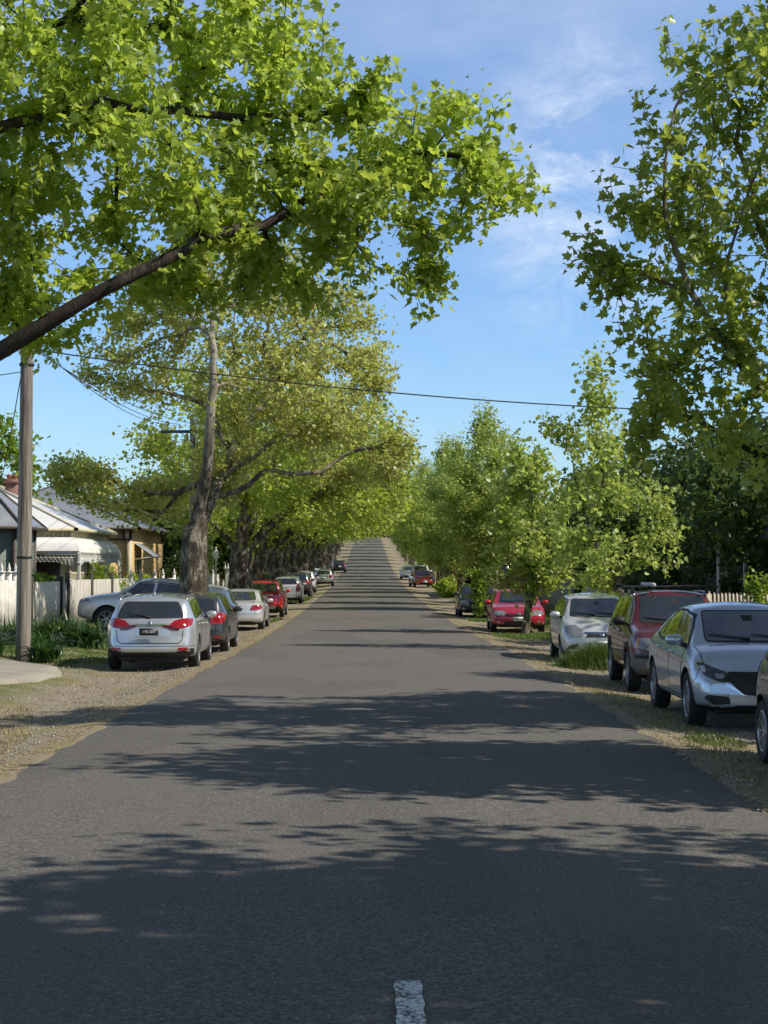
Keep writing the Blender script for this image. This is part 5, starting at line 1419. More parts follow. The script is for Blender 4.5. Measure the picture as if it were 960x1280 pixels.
def brick(name, c1, c2):
    m, t, b = mat(name, c1, .85)
    co = t.coord(); mp = t.new('ShaderNodeMapping'); mp.inputs['Rotation'].default_value = (R(90), 0, 0); t.link(co, mp.inputs[0])
    br = t.new('ShaderNodeTexBrick'); br.inputs['Scale'].default_value = 4.2; br.inputs['Color1'].default_value = (*c1, 1); br.inputs['Color2'].default_value = (*c2, 1); br.inputs['Mortar'].default_value = (.3, .27, .24, 1)
    t.link(mp.outputs[0], br.inputs['Vector']); t.link(br.outputs[0], b.inputs['Base Color'])
    t.link(t.bump(br.outputs['Fac'], -.5, .02), b.inputs['Normal'])
    return m
ROOF_W = corrugated('roof_pale', (.80, .80, .79), (.72, .72, .71), 'X', 0)
ROOF_G = corrugated('roof_galvanised', (.27, .30, .34), (.36, .38, .41), 'X')
ROOF_D = corrugated('roof_dark', (.10, .11, .12), (.14, .15, .16), 'X')
WB_CREAM = weatherboard('boards_cream', (.82, .73, .50), (.76, .67, .46))
WB_YEL = weatherboard('boards_ochre', (.70, .48, .21), (.63, .43, .19))
WB_GRN = weatherboard('boards_sage', (.20, .23, .19), (.16, .19, .16))
WB_DRK = weatherboard('boards_brown', (.060, .045, .034), (.042, .033, .026))
BRICK = brick('brick_red', (.22, .075, .045), (.17, .06, .04))
TRIM_W = noisy('trim_white', (.66, .65, .60), (.56, .55, .50), 5, .6, .1)
TRIM_C = noisy('trim_cream', (.62, .55, .38), (.54, .48, .33), 5, .6, .1)
TRIM_D = noisy('trim_dark', (.05, .035, .03), (.08, .06, .05), 5, .6, .1)
TRIM_P = noisy('painted_sheet_white', (.80, .79, .74), (.70, .69, .64), 1.5, .5, .1)
GLASS_H = mat('window_glass', (.02, .025, .03), .05, 0, spec=.7)[0]
PICKET = noisy('picket_white', (.78, .75, .68), (.50, .47, .41), 3.5, .75, .25, 30, lo=.4, hi=.75)
PICKET_T = noisy('picket_tan', (.50, .43, .33), (.40, .34, .26), 3.5, .75, .25, 30)
PALING = noisy('paling_grey', (.60, .56, .49), (.36, .33, .28), 3, .85, .4, 24, scl=(1, 1, .25))
PALING_C = noisy('paling_cream', (.82, .74, .58), (.76, .68, .54), 2, .8, .2)
PALING_B = noisy('paling_brown', (.17, .12, .08), (.10, .07, .05), 3, .85, .4, 24, scl=(1, 1, .25))
STEEL_G = noisy('sheet_grey_green', (.30, .31, .27), (.25, .26, .23), 2, .6, .1)
DARKPOST = noisy('dark_timber', (.035, .028, .022), (.06, .05, .04), 6, .8, .3)

def hip_roof(mb, x0, y0, x1, y1, ze, zr, ov=.35, thick=.10):
    x0 -= ov; x1 += ov; y0 -= ov; y1 += ov
    w = min(x1 - x0, y1 - y0) / 2
    if (x1 - x0) >= (y1 - y0): r0 = (x0 + w, (y0+y1)/2, zr); r1 = (x1 - w, (y0+y1)/2, zr)
    else: r0 = ((x0+x1)/2, y0 + w, zr); r1 = ((x0+x1)/2, y1 - w, zr)
    a, b, c, d = (x0, y0, ze), (x1, y0, ze), (x1, y1, ze), (x0, y1, ze)
    if (x1 - x0) >= (y1 - y0):
        mb.add([a, b, c, d, r0, r1], [(0, 1, 5, 4), (1, 2, 5), (2, 3, 4, 5), (3, 0, 4)])
    else:
        mb.add([a, b, c, d, r0, r1], [(0, 1, 4), (1, 2, 5, 4), (2, 3, 5), (3, 0, 4, 5)])
    mb.add([a, b, c, d], [(0, 3, 2, 1)])
    mb.m = 1
    g = .07
    for (p, q) in ((a, b), (b, c), (c, d), (d, a)):      # gutters
        lx0, lx1 = min(p[0], q[0]), max(p[0], q[0]); ly0, ly1 = min(p[1], q[1]), max(p[1], q[1])
        mb.box(lx0 - g, ly0 - g, ze - thick, lx1 + g, ly1 + g, ze + .015)
    def cap(p, q): mb.tube([(p[0], p[1], p[2] + .02), (q[0], q[1], q[2] + .02)], .05, 6)
    corners = [a, b, c, d]
    for cn_ in corners:
        rr = r0 if math.dist(cn_, r0) < math.dist(cn_, r1) else r1; cap(cn_, rr)
    cap(r0, r1)
    mb.m = 0

def window(root, wall_pt, wdt, hgt, facing, trim=TRIM_W):
    """facing 's' (towards -y), 'e' (towards +x) or 'w' (towards -x); wall_pt = lower left corner on the wall"""
    f = MB(); t_ = .07
    for (a0, b0, a1, b1) in ((-t_, -t_, wdt + t_, 0), (-t_, hgt, wdt + t_, hgt + t_), (-t_, 0, 0, hgt), (wdt, 0, wdt + t_, hgt), (0, hgt/2 - .02, wdt, hgt/2 + .02)):
        f.box(a0, -.05, b0, a1, .0, b1)
    f.box(-t_ - .04, -.10, -t_ - .04, wdt + t_ + .04, .0, -t_)
    o = f.build('window', [trim], root)
    p = MB().box(0, -.022, 0, wdt, -.010, hgt).build('pane', [GLASS_H], o)
    o.location = wall_pt; o.rotation_euler = (0, 0, {'s': 0, 'e': R(90), 'w': R(-90)}[facing])
    return o

def house(name, label, x0, y0, x1, y1, zg, ze, zr, wall, roof, trim, windows=(), ov=.35, frieze=None):
    root = empty(name, ((x0+x1)/2, (y0+y1)/2, zg), 0, label, 'house')
    inv = Vector(root.location)
    def loc(v): return (v[0] - inv.x, v[1] - inv.y, v[2] - inv.z)
    ox, oy, oz = inv
    MB().box(x0 - ox, y0 - oy, -1.0, x1 - ox, y1 - oy, ze - oz - .02).build('wall', [wall], root)
    rf = MB(); hip_roof(rf, x0 - ox, y0 - oy, x1 - ox, y1 - oy, ze - oz, zr - oz, ov); rf.build('roof', [roof, trim], root)
    for w in windows:
        o = window(root, loc(w[0]), w[1], w[2], w[3], w[4] if len(w) > 4 else trim)
    for cx, cy in ((x0, y0), (x1, y0), (x0, y1), (x1, y1)):
        st = MB(); st.box(cx - ox - .06, cy - oy - .06, -.9, cx - ox + .06, cy - oy + .06, ze - oz - .03)
        st.build('corner_board', [trim], root)
    return root, loc

def lace(mb, p0, p1, z, drop=.38):
    """iron lace valance: rings and bars between two posts"""
    p0 = Vector((p0[0], p0[1], 0)); p1 = Vector((p1[0], p1[1], 0)); L = (p1 - p0).length; n = max(3, int(L / .15))
    d = (p1 - p0) / n
    mb.tube([(p0.x, p0.y, z), (p1.x, p1.y, z)], .02, 5); mb.tube([(p0.x, p0.y, z - .12), (p1.x, p1.y, z - .12)], .012, 4)
    for i in range(n):
        a = p0 + d * (i + .5); e = min(i, n - 1 - i) / max(1, (n - 1) / 2)
        dd = drop * (1.0 - .55 * min(1, e * 1.6))
        pts = [(a.x + d.x * .42 * math.cos(u), a.y + d.y * .42 * math.cos(u), z - .12 - dd / 2 + dd / 2 * math.sin(u)) for u in np.linspace(0, 2 * PI, 9)]
        mb.tube(pts, .014, 4, False)
        mb.tube([(a.x, a.y, z), (a.x, a.y, z - .12 - dd)], .012, 4)

# ---- left: sage house with the grey corrugated roof (projecting room, and the block behind it)
zg = gz(-12, 58)
root, loc = house('weatherboard_house', 'sage weatherboard house with grey corrugated hip roof at the left edge', -18.5, 56.8, -12.1, 60.2, zg, 3.22, 5.15, WB_GRN, ROOF_G, TRIM_D,
    [((-15.2, 56.78, 1.0), 1.2, 1.4, 's', TRIM_W)])
v = MB(); ox, oy, oz = root.location
v.m = 0; v.add([(-15.0 - ox, 54.6 - oy, 2.75 - oz), (-12.9 - ox, 54.6 - oy, 2.75 - oz), (-12.9 - ox, 56.75 - oy, 3.12 - oz), (-15.0 - ox, 56.75 - oy, 3.12 - oz)], [(0, 1, 2, 3)])
v.m = 1; v.box(-15.0 - ox, 54.5 - oy, 2.62 - oz, -12.85 - ox, 54.58 - oy, 2.76 - oz); v.box(-12.95 - ox, 54.6 - oy, zg - oz - .2, -12.83 - ox, 54.72 - oy, 2.63 - oz)
v.mat(2); lace(v, (-15.0 - ox, 54.56 - oy), (-12.9 - ox, 54.56 - oy), 2.60 - oz)
v.build('porch', [ROOF_G, TRIM_D, TRIM_W], root)
house('weatherboard_house', 'taller rear block of the grey roofed house at the left edge', -27, 50, -18.9, 64, zg, 3.3, 6.0, WB_GRN, ROOF_G, TRIM_D)

# ---- cream cottage with pale roof and verandah
zg = gz(-11, 63)
root, loc = house('weatherboard_cottage', 'cream weatherboard cottage with white roof, curved verandah and iron lace', -20.0, 63.1, -11.35, 72.5, zg, 3.30, 5.35, WB_CREAM, ROOF_W, TRIM_C,
    [((-13.3, 63.08, .85), .95, 1.5, 's'), ((-11.33, 66.5, .85), 1.1, 1.5, 'e')], ov=.3)
ox, oy, oz = root.location
bt = MB()
for i in range(26): bt.box(-19.8 + i * .34 - ox, 62.98 - oy, 2.90 - oz, -19.72 + i * .34 - ox, 63.07 - oy, 3.20 - oz)
bt.build('eave_bracket', [TRIM_C], root)
v = MB()
prof_v = [(0.0, 2.98), (.55, 2.92), (1.05, 2.82), (1.45, 2.68), (1.68, 2.50), (1.72, 2.42)]      # bullnose: distance out from the wall, height
XW, YW = -11.35, 63.05
def vpt(o_, y, side):
    return (y, YW - o_) if side == 's' else (XW + o_ * .55, y)
Vv = []; 
for (o_, z) in prof_v:
    Vv += [(-17.5 - ox, YW - o_ - oy, z - oz), (XW + o_ * .40 - ox, YW - o_ - oy, z - oz), (XW + o_ * .40 - ox, 71.5 - oy, z - oz)]
Fv = []
for i in range(len(prof_v) - 1):
    Fv += [(3*i, 3*i+1, 3*i+4, 3*i+3), (3*i+1, 3*i+2, 3*i+5, 3*i+4)]
v.add(Vv, Fv)
o = v.build('verandah_roof', [TRIM_P], root); o.data.polygons.foreach_set('use_smooth', [True] * len(o.data.polygons)); o.data.set_sharp_from_angle(angle=R(40))
yf, xf = YW - 1.66, XW + 1.66 * .40
b = MB(); b.box(-17.5 - ox, yf - .03 - oy, 2.32 - oz, xf + .03 - ox, yf + .03 - oy, 2.44 - oz); b.box(xf - .03 - ox, yf + .031 - oy, 2.32 - oz, xf + .03 - ox, 71.5 - oy, 2.44 - oz)
b.build('verandah_beam', [TRIM_W], root)
for (px_, py_) in ((xf, yf), (-13.2, yf), (-15.4, yf), (xf, 64.6), (xf, 68.0), (xf, 71.4)):
    p = MB(); x, y = px_ - ox, py_ - oy
    p.box(x - .055, y - .055, zg - oz - .3, x + .055, y + .055, 2.32 - oz, .01); p.box(x - .08, y - .08, 1.95 - oz, x + .08, y + .08, 2.0 - oz); p.box(x - .08, y - .08, zg - oz, x + .08, y + .08, zg - oz + .25)
    p.build('verandah_post', [TRIM_W], root)
l = MB(); xs_ = [-17.4, -15.4, -13.2, xf]
for a_, b_ in zip(xs_[:-1], xs_[1:]): lace(l, (a_ - ox + .06, yf - oy), (b_ - ox - .06, yf - oy), 2.30 - oz)
for a_, b_ in ((yf, 64.6), (64.6, 68), (68, 71.4)): lace(l, (xf - ox, a_ - oy + .06), (xf - ox, b_ - oy - .06), 2.30 - oz)
l.build('iron_lace', [TRIM_W], root)
MB().box(-12.55 - ox, 63.02 - oy, zg - oz, -11.7 - ox, 63.09 - oy, 2.15 - oz).build('door', [mat('door_dark', (.06, .045, .04), .4)[0]], root)
ch = MB(); x, y = -14.6, 68
ch.box(x - .24 - ox, y - .22 - oy, 4.2 - oz, x + .24 - ox, y + .22 - oy, 5.25 - oz); ch.box(x - .30 - ox, y - .28 - oy, 5.25 - oz, x + .30 - ox, y + .28 - oy, 5.42 - oz)
ch.mat(1)
for sx_ in (-.12, .12): ch.lathe([(.07, 5.42 - oz), (.09, 5.55 - oz), (.10, 5.62 - oz), (.08, 5.62 - oz), (.06, 5.42 - oz)], (x + sx_ - ox, y - oy, 0), n=12)
ch.build('chimney', [BRICK, mat('chimney_pot', (.28, .08, .05), .8)[0]], root)

# ---- ochre house with bracketed eaves and window awning
zg = gz(-12, 80)
root, loc = house('weatherboard_house', 'ochre weatherboard house with dark bracketed eaves and grey roof', -21, 80, -11.45, 92, zg, 3.72, 5.9, WB_YEL, ROOF_G, TRIM_D,
    [((-11.43, 81.6, .9), 1.6, 1.5, 'e', TRIM_C), ((-14.6, 79.98, .9), 1.0, 1.5, 's', TRIM_C)], ov=.5)
ox, oy, oz = root.location
fr = MB()
fr.mat(1).box(-20.9 - ox, 79.95 - oy, 3.18 - oz, -11.5 - ox, 79.99 - oy, 3.60 - oz)
fr.mat(0).box(-20.9 - ox, 79.93 - oy, 3.12 - oz, -11.5 - ox, 80.0 - oy, 3.18 - oz)
for i in range(9):
    x = -11.75 - i * 1.1 - ox
    fr.box(x - .05, 79.75 - oy, 3.10 - oz, x + .05, 79.98 - oy, 3.62 - oz); fr.box(x - .05, 79.55 - oy, 3.45 - oz, x + .05, 79.75 - oy, 3.62 - oz)
fr.build('eave_bracket', [TRIM_D, TRIM_C], root)
MB().box(-11.62 - ox, 79.9 - oy, zg - oz - .2, -11.38 - ox, 79.97 - oy, 3.1 - oz).build('pilaster', [TRIM_C], root)
aw = MB(); aw.add([(-11.42 - ox, 81.2 - oy, 3.0 - oz), (-10.45 - ox, 81.2 - oy, 2.35 - oz), (-10.45 - ox, 83.8 - oy, 2.35 - oz), (-11.42 - ox, 83.8 - oy, 3.0 - oz),
        (-11.42 - ox, 81.2 - oy, 2.96 - oz), (-10.45 - ox, 81.2 - oy, 2.31 - oz), (-10.45 - ox, 83.8 - oy, 2.31 - oz), (-11.42 - ox, 83.8 - oy, 2.96 - oz)], [(0, 1, 2, 3), (7, 6, 5, 4), (0, 4, 5, 1), (1, 5, 6, 2), (3, 2, 6, 7)])
aw.mat(1)
for yy in (81.25, 83.75): aw.tube([(-11.42 - ox, yy - oy, 2.2 - oz), (-10.5 - ox, yy - oy, 2.33 - oz)], .025, 5)
aw.build('awning', [ROOF_G, TRIM_W], root)
house('weatherboard_house', 'pale house partly hidden by trunks further up the left side', -20, 104, -12.0, 116, gz(-12, 110), 3.3, 5.4, WB_CREAM, ROOF_G, TRIM_W, [((-11.98, 107, .9), 1.2, 1.5, 'e')])
house('weatherboard_house', 'sage house furthest up the left side behind the plane trees', -20, 128, -12.0, 140, gz(-12, 134), 3.5, 5.6, WB_GRN, ROOF_D, TRIM_W, [((-11.98, 131, 1.1), 1.2, 1.5, 'e')])

# ---- right: shaded houses
zg = gz(12, 56)
root, loc = house('timber_house', 'shaded brown timber house behind the garden trees on the right', 12.4, 54, 21, 66, zg, 3.0, 5.0, WB_DRK, ROOF_D, TRIM_D,
    [((12.9, 53.98, .9), .8, 1.4, 's', TRIM_C), ((14.4, 53.98, .9), .8, 1.4, 's', TRIM_C), ((12.38, 58.2, .9), 1.2, 1.4, 'w', TRIM_C)])
zg = gz(12, 44)
root, loc = house('timber_house', 'dark house with curved verandah roof at the right edge', 12.6, 44.4, 20, 51, zg, 3.4, 5.2, WB_DRK, ROOF_D, TRIM_D, [((12.58, 47.4, .9), 1.2, 1.4, 'w', TRIM_C)])
ox, oy, oz = root.location
v = MB(); pv = [(0, 3.2), (.7, 3.15), (1.3, 3.02), (1.75, 2.80), (1.9, 2.6)]
Vv = []
for o_, z in pv: Vv += [(12.55 - o_ - ox, 43.6 - oy, z - oz), (12.55 - o_ - ox, 51 - oy, z - oz)]
v.add(Vv, [(2*i, 2*i+1, 2*i+3, 2*i+2) for i in range(4)]); v.add([(12.55 - ox, 43.6 - oy, 2.6 - oz)] + [Vv[2*i] for i in range(5)], [(0, 1, 2, 3, 4, 5)])
v.build('verandah_roof', [ROOF_D], root)
for yy in (43.75, 47.2, 50.8):
    MB().box(10.72 - ox, yy - .05 - oy, zg - oz - .3, 10.82 - ox, yy + .05 - oy, 2.6 - oz).build('verandah_post', [TRIM_W], root)
b = MB(); b.prism([(10.84, 2.6), (11.5, 2.6), (11.1, 2.45), (10.92, 2.2), (10.84, 1.8)], 'xz', 43.72, 43.78)
for i in range(len(b.V)): b.V[i] = (b.V[i][0] - ox, b.V[i][1] - oy, b.V[i][2] - oz)
b.build('bracket', [TRIM_W], root)
zg = gz(9, 112)
root, loc = house('brick_house', 'red brick house with a pale window behind the red sedan', 8.4, 112, 17, 122, zg, 3.3, 5.2, BRICK, ROOF_D, TRIM_W, [((8.75, 111.98, .55), .95, 1.6, 's', TRIM_W), ((11.2, 111.98, .55), 1.2, 1.5, 's', TRIM_W)])
house('brick_house', 'second red brick house past the first on the right', 10.5, 138, 18, 150, gz(11, 140), 3.6, 5.5, BRICK, ROOF_G, TRIM_W, [((10.48, 144, 1.0), 1.3, 1.5, 'w')])
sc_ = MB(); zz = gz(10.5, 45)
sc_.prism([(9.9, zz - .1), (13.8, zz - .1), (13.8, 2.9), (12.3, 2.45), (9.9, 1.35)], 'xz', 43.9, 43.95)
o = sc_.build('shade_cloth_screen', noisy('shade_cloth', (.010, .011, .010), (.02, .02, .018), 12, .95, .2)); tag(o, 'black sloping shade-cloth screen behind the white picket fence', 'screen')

# ---- fences
def picket_fence(name, label, p0, p1, h, mt, pitch=.11, pw=.072, pointed=True, posts=(), post_mat=None, post_h=None, group=None, finial=True, cat='fence', zo=0.0):
    p0 = Vector(p0); p1 = Vector(p1); L = (p1 - p0).length; d = (p1 - p0) / L; nrm = Vector((d.y, -d.x))
    root = empty(name, (p0.x, p0.y, gz(p0.x, p0.y)), math.atan2(d.y, d.x), label, cat, group)
    zb0 = gz(p0.x, p0.y)
    b = MB(); n = int(L / pitch)
    for i in range(n):
        s_ = i * pitch + .02; q = p0 + d * s_; zl = gz(q.x, q.y) - zb0; hh = h + zo * s_ + random.uniform(-.012, .012); lx = random.uniform(-.004, .004)
        if pointed:
            poly = [(s_ + lx, zl + .03), (s_ + pw + lx, zl + .03), (s_ + pw + lx, zl + hh - .05), (s_ + pw / 2 + lx, zl + hh), (s_ + lx, zl + hh - .05)]
        else: poly = [(s_ + lx, zl + .0), (s_ + pw + lx, zl + .0), (s_ + pw + lx, zl + hh), (s_ + lx, zl + hh)]
        b.prism(poly, 'xz', -.011, .011)
    b.build('picket_panel' if pointed else 'board_panel', [mt], root)
    r = MB()
    for zz in (.3, h - .25):
        k = max(1, int(L / 2))
        for i in range(k):
            q0 = p0 + d * (L * i / k); q1 = p0 + d * (L * (i + 1) / k)
            z0 = gz(q0.x, q0.y) - zb0 + zz; z1 = gz(q1.x, q1.y) - zb0 + zz
            r.add([(L*i/k, .012, z0), (L*i/k, .05, z0), (L*i/k, .05, z0 + .07), (L*i/k, .012, z0 + .07), (L*(i+1)/k, .012, z1), (L*(i+1)/k, .05, z1), (L*(i+1)/k, .05, z1 + .07), (L*(i+1)/k, .012, z1 + .07)],
                  [(0, 1, 5, 4), (1, 2, 6, 5), (2, 3, 7, 6), (3, 0, 4, 7)])
    r.build('rail', [mt], root)
    for s_ in posts:
        q = p0 + d * s_; zl = gz(q.x, q.y) - zb0; H = post_h or h + .15; w = .065
        p = MB(); p.box(s_ - w, -w - .02, zl - .1, s_ + w, w - .02, zl + H)
        if finial:
            p.box(s_ - w - .025, -w - .045, zl + H, s_ + w + .025, w + .005, zl + H + .04)
            p.lathe([(.045, zl + H + .04), (.03, zl + H + .07), (.055, zl + H + .11), (.03, zl + H + .16), (.008, zl + H + .26), (.001, zl + H + .27)], (s_, -.02, 0), n=10)
        p.build('post', [post_mat or mt], root)
    return root
X = -9.55
picket_fence('picket_fence', 'white picket fence with finial posts beside the power pole', (X, 38.0), (X, 45.0), 1.52, PICKET, .10, .085, True, (.1, 3.3, 5.2, 6.1, 6.9), None, 1.72)
picket_fence('board_fence', 'cream boarded fence panel with dark posts behind the strap-leaf plants', (X, 46.9), (X, 51.6), 1.46, PALING_C, .15, .148, False, (.05, 4.6), DARKPOST, 1.62, finial=False)
picket_fence('gate', 'weathered narrow gate between two dark posts', (X, 51.75), (X, 52.7), 1.40, PALING, .12, .11, False, (.9,), DARKPOST, 1.75, finial=False, cat='gate')
picket_fence('paling_fence', 'weathered grey paling fence in front of the cream cottage', (X, 52.9), (X, 66.5), 1.50, PALING, .125, .12, False, (4.3, 8.8), DARKPOST, 1.72, finial=False)
picket_fence('picket_fence', 'white picket fence before the ochre house', (X, 66.6), (X, 95), 1.40, PICKET, .12, .08, True, (.2, 2.8, 7.6, 10.5, 15, 20, 25), None, 1.62)
picket_fence('picket_fence', 'white picket fence further up behind the thick trunks', (X, 96), (X, 135), 1.35, PICKET, .14, .09, True, (.2, 6, 12, 18, 24, 30), None, 1.55)
picket_fence('picket_fence', 'cream picket fence running away from the street behind the silver-blue sedan', (8.75, 43.0), (14.5, 43.0), 1.36, PICKET_T, .098, .064, True, (.05,), None, 1.4, finial=False)
picket_fence('picket_fence', 'cream picket fence along the street behind the small silver car', (8.72, 43.2), (8.72, 66.5), 1.30, PICKET_T, .12, .075, True, (6, 12, 18), None, 1.35, finial=False)
picket_fence('board_fence', 'plain pale grey-green fence beside the cherry red sedan', (8.9, 72), (8.9, 86), 1.52, STEEL_G, .24, .238, False, (0.1, 4.6, 9.2, 13.8), STEEL_G, 1.54, finial=False)
picket_fence('paling_fence', 'brown paling fence behind the black sedan', (8.95, 86.5), (8.95, 111), 1.6, PALING_B, .14, .135, False, (), None, 1.6)
picket_fence('paling_fence', 'brown paling fence past the hedge on the right', (9.2, 124), (9.2, 175), 1.6, PALING_B, .2, .19, False, (), None, 1.6)
picket_fence('paling_fence', 'brown paling fence far up the left side', (-9.7, 140), (-9.7, 200), 1.6, PALING_B, .2, .19, False, (), None, 1.6)

# ---- power poles and wires
POLE = noisy('pole_timber', (.13, .105, .085), (.36, .31, .255), 14, .85, .9, 40, scl=(1, 1, .05), lo=.38, hi=.66, bd=.02)
WIRE = mat('wire', (.015, .015, .016), .6)[0]
CERAM = mat('insulator', (.70, .70, .68), .3)[0]
def power_pole(label, x, y, h, r_, arm=None, lean=0.0):
    root = empty('power_pole', (x, y, gz(x, y) - .05), 0, label, 'power pole')
    root.rotation_euler = (0, lean, 0)
    p = MB(); p.tube([(0, 0, -.2), (0, 0, h * .35), (0, 0, h * .7), (0, 0, h)], [r_ * 1.06, r_, r_ * .9, r_ * .82], 18); p.build('pole_shaft', [POLE], root, angle=50)
    for zz in (2.1, 6.2): MB().lathe([(r_ * 1.0 + .004, zz), (r_ * 1.0 + .012, zz + .004), (r_ * 1.0 + .012, zz + .05), (r_ * 1.0 + .004, zz + .054)], n=18).build('metal_band', [ALLOY_D], root)
    if arm:
        a = MB(); a.box(-arm, -.05 - r_, h - .55, arm, .05 - r_, h - .43, .01); a.tube([(-.5, -r_, h - .5), (0, -r_, h - .95), (.5, -r_, h - .5)], .018, 5); a.build('crossarm', [DARKPOST], root)
        for xx in (-arm + .1, -arm * .4, arm * .4, arm - .1):
            i = MB(); i.lathe([(.015, h - .43), (.02, h - .36), (.05, h - .34), (.045, h - .29), (.055, h - .27), (.03, h - .22), (.001, h - .21)], (xx, -r_, 0), n=10); i.build('insulator', [CERAM], root, smooth=True)
    else:
        i = MB(); i.tube([(0, -r_, 6.55), (.30, -r_ - .05, 6.55)], .02, 6); i.mat(1)
        for xx in (.12, .28): i.lathe([(.012, 6.57), (.045, 6.6), (.035, 6.66), (.045, 6.70), (.001, 6.74)], (xx, -r_ - .03, 0), n=10)
        i.mat(1).tube([(-.09, -r_ * 1.0, 6.9), (0, -r_ * 1.12, 6.78), (.10, -r_ * 1.0, 6.9)], .02, 6)
        i.build('insulator_bracket', [DARKPOST, CERAM], root)
    return root
PX, PYY = -7.30, 35.2
power_pole('thick weathered timber power pole beside the strap-leaf plants', PX, PYY, 8.2, .15, lean=.006)
power_pole('slim dark power pole with a crossarm among the branches of the forked tree', -7.05, 66.5, 8.0, .13, arm=1.25)
def wire(label, a, b, sag, r_=.012, group=None):
    a = Vector(a); b = Vector(b); n = 24
    pts = [a.lerp(b, i / n) - Vector((0, 0, sag * 4 * (i / n) * (1 - i / n))) for i in range(n + 1)]
    o = MB().tube([p - a for p in pts], r_, 5).build('overhead_wire', [WIRE], None, smooth=True)
    o.location = a
    return tag(o, label, 'wire', group)
zt = 6.55
wire('thick black cable crossing high above the whole road', (PX + .3, PYY, zt - .10), (11.5, 38.5, 5.42), .35, .015)
for i, dx in enumerate((-1.15, -.5, .5)):
    wire(['outer', 'middle', 'inner'][i] + ' of the three thin wires running from the near pole to the crossarm', (PX + .12 + .07 * i, PYY, zt + .1 - .12 * i), (-7.05 + dx, 66.35, gz(-7, 66.5) + 7.75), .35, .010, 'wires between the two poles')
wire('thin service wire from the crossarm pole towards the ochre house', (-8.0, 66.4, 7.3), (-12.0, 80.5, 3.75), .25, .010)
wire('service wire from the timber pole to the grey roofed house', (PX, PYY, 6.45), (-13.0, 57, 3.3), .4, .012)
wire('upper of the wires leaving the frame left from the timber pole', (PX, PYY, 6.6), (-17, 34, 6.0), .3, .010)
wire('lower of the wires leaving the frame left from the timber pole', (PX, PYY, 6.0), (-17, 36, 5.4), .2, .010)

def garden_lamp(x, y):
    z = gz(x, y); root = empty('garden_lamp', (x, y, z), 0, 'small white garden lamp post glimpsed between the thick trunks', 'lamp')
    MB().lathe([(.07, 0), (.06, .2), (.03, .3), (.025, 2.3), (.04, 2.32), (.001, 2.34)], n=10).build('lamp_post', [TRIM_W], root, smooth=True)
    MB().lathe([(.04, 2.32), (.12, 2.36), (.16, 2.66), (.14, 2.68), (.0, 2.68)], n=6).build('lantern', [TRIM_W], root)
    MB().lathe([(.17, 2.67), (.05, 2.80), (.04, 2.86), (.06, 2.92), (.001, 2.99)], n=8).build('lamp_cap', [TRIM_W], root)
garden_lamp(-7.7, 84)
root = empty('gate_post', (-8.1, 96, gz(-8.1, 96)), 0, 'ornate white gate post between the two thick trunks', 'gate post')
p = MB(); p.box(-.16, -.16, 0, .16, .16, 1.75, .02); p.box(-.24, -.24, 1.75, .24, .24, 1.85, .01)
for sx_ in (-.16, 0, .16): p.lathe([(.05, 1.85), (.03, 1.95), (.001, 2.12)], (sx_, 0, 0), n=8)
p.build('post_shaft', [TRIM_W], root)

# trees just out of frame on the right that throw the near shadows across the road
b = (8.3, 13.8, gz(8.3, 13.8))
def off_tree(seed, base, blobs, n, label, size=.20, per=34):
    r2 = np.random.default_rng(seed); A = blob_points(blobs, n, r2); A[:, 2] = np.maximum(A[:, 2], 2.2)
    t = make_tree('plane_tree', (0, 0, 0), [([(0, 0, 0), (0, 0, 2.4), (.1, 0, 5)], None)], A, seed, LEAF_LOW, LEAF_R, size, per, .22, .3, .01, label, group='plane trees lining the street', start_min=2, step=.5, gap=(1.3, -1.0), rmin=.012)
    t.location = base; return t
offt = off_tree(201, b, [(0, .3, 5.4, 3.0, 2.6, 2.5), (-1.0, .9, 3.8, 2.2, 2.2, 1.5), (.6, 0, 7.8, 2.6, 2.2, 2.0)], 620, 'plane tree just out of the picture, shading the silver-blue sedan')
b = (8.8, 5.0, gz(8.8, 5.0))
off_tree(202, b, [(0, .2, 6.6, 4.0, 4.3, 3.0), (-1.8, 1.2, 4.3, 2.6, 3.2, 1.6), (1.5, 0, 9.2, 3.4, 3.6, 2.2), (-1.5, -2.5, 5.5, 2.6, 2.4, 2.2), (-.8, 3.4, 6.4, 2.8, 2.0, 2.2)], 900, 'spreading plane tree out of the picture beside the photographer', .22, 34)

dup_tree(offt, (10.6, 20.8, gz(11, 21)), 1.0, 1.0, 'garden tree beyond the fence beside the silver-blue sedan', 'garden trees along the right fences')
dup_tree(offt, (12.4, 28.0, gz(12, 28)), 2.6, .86, 'garden tree beyond the fence beside the maroon wagon', 'garden trees along the right fences')
dup_tree(offt, (14.5, 36.0, gz(13, 36)), 4.1, .95, 'garden tree beyond the fence beside the small silver car', 'garden trees along the right fences')
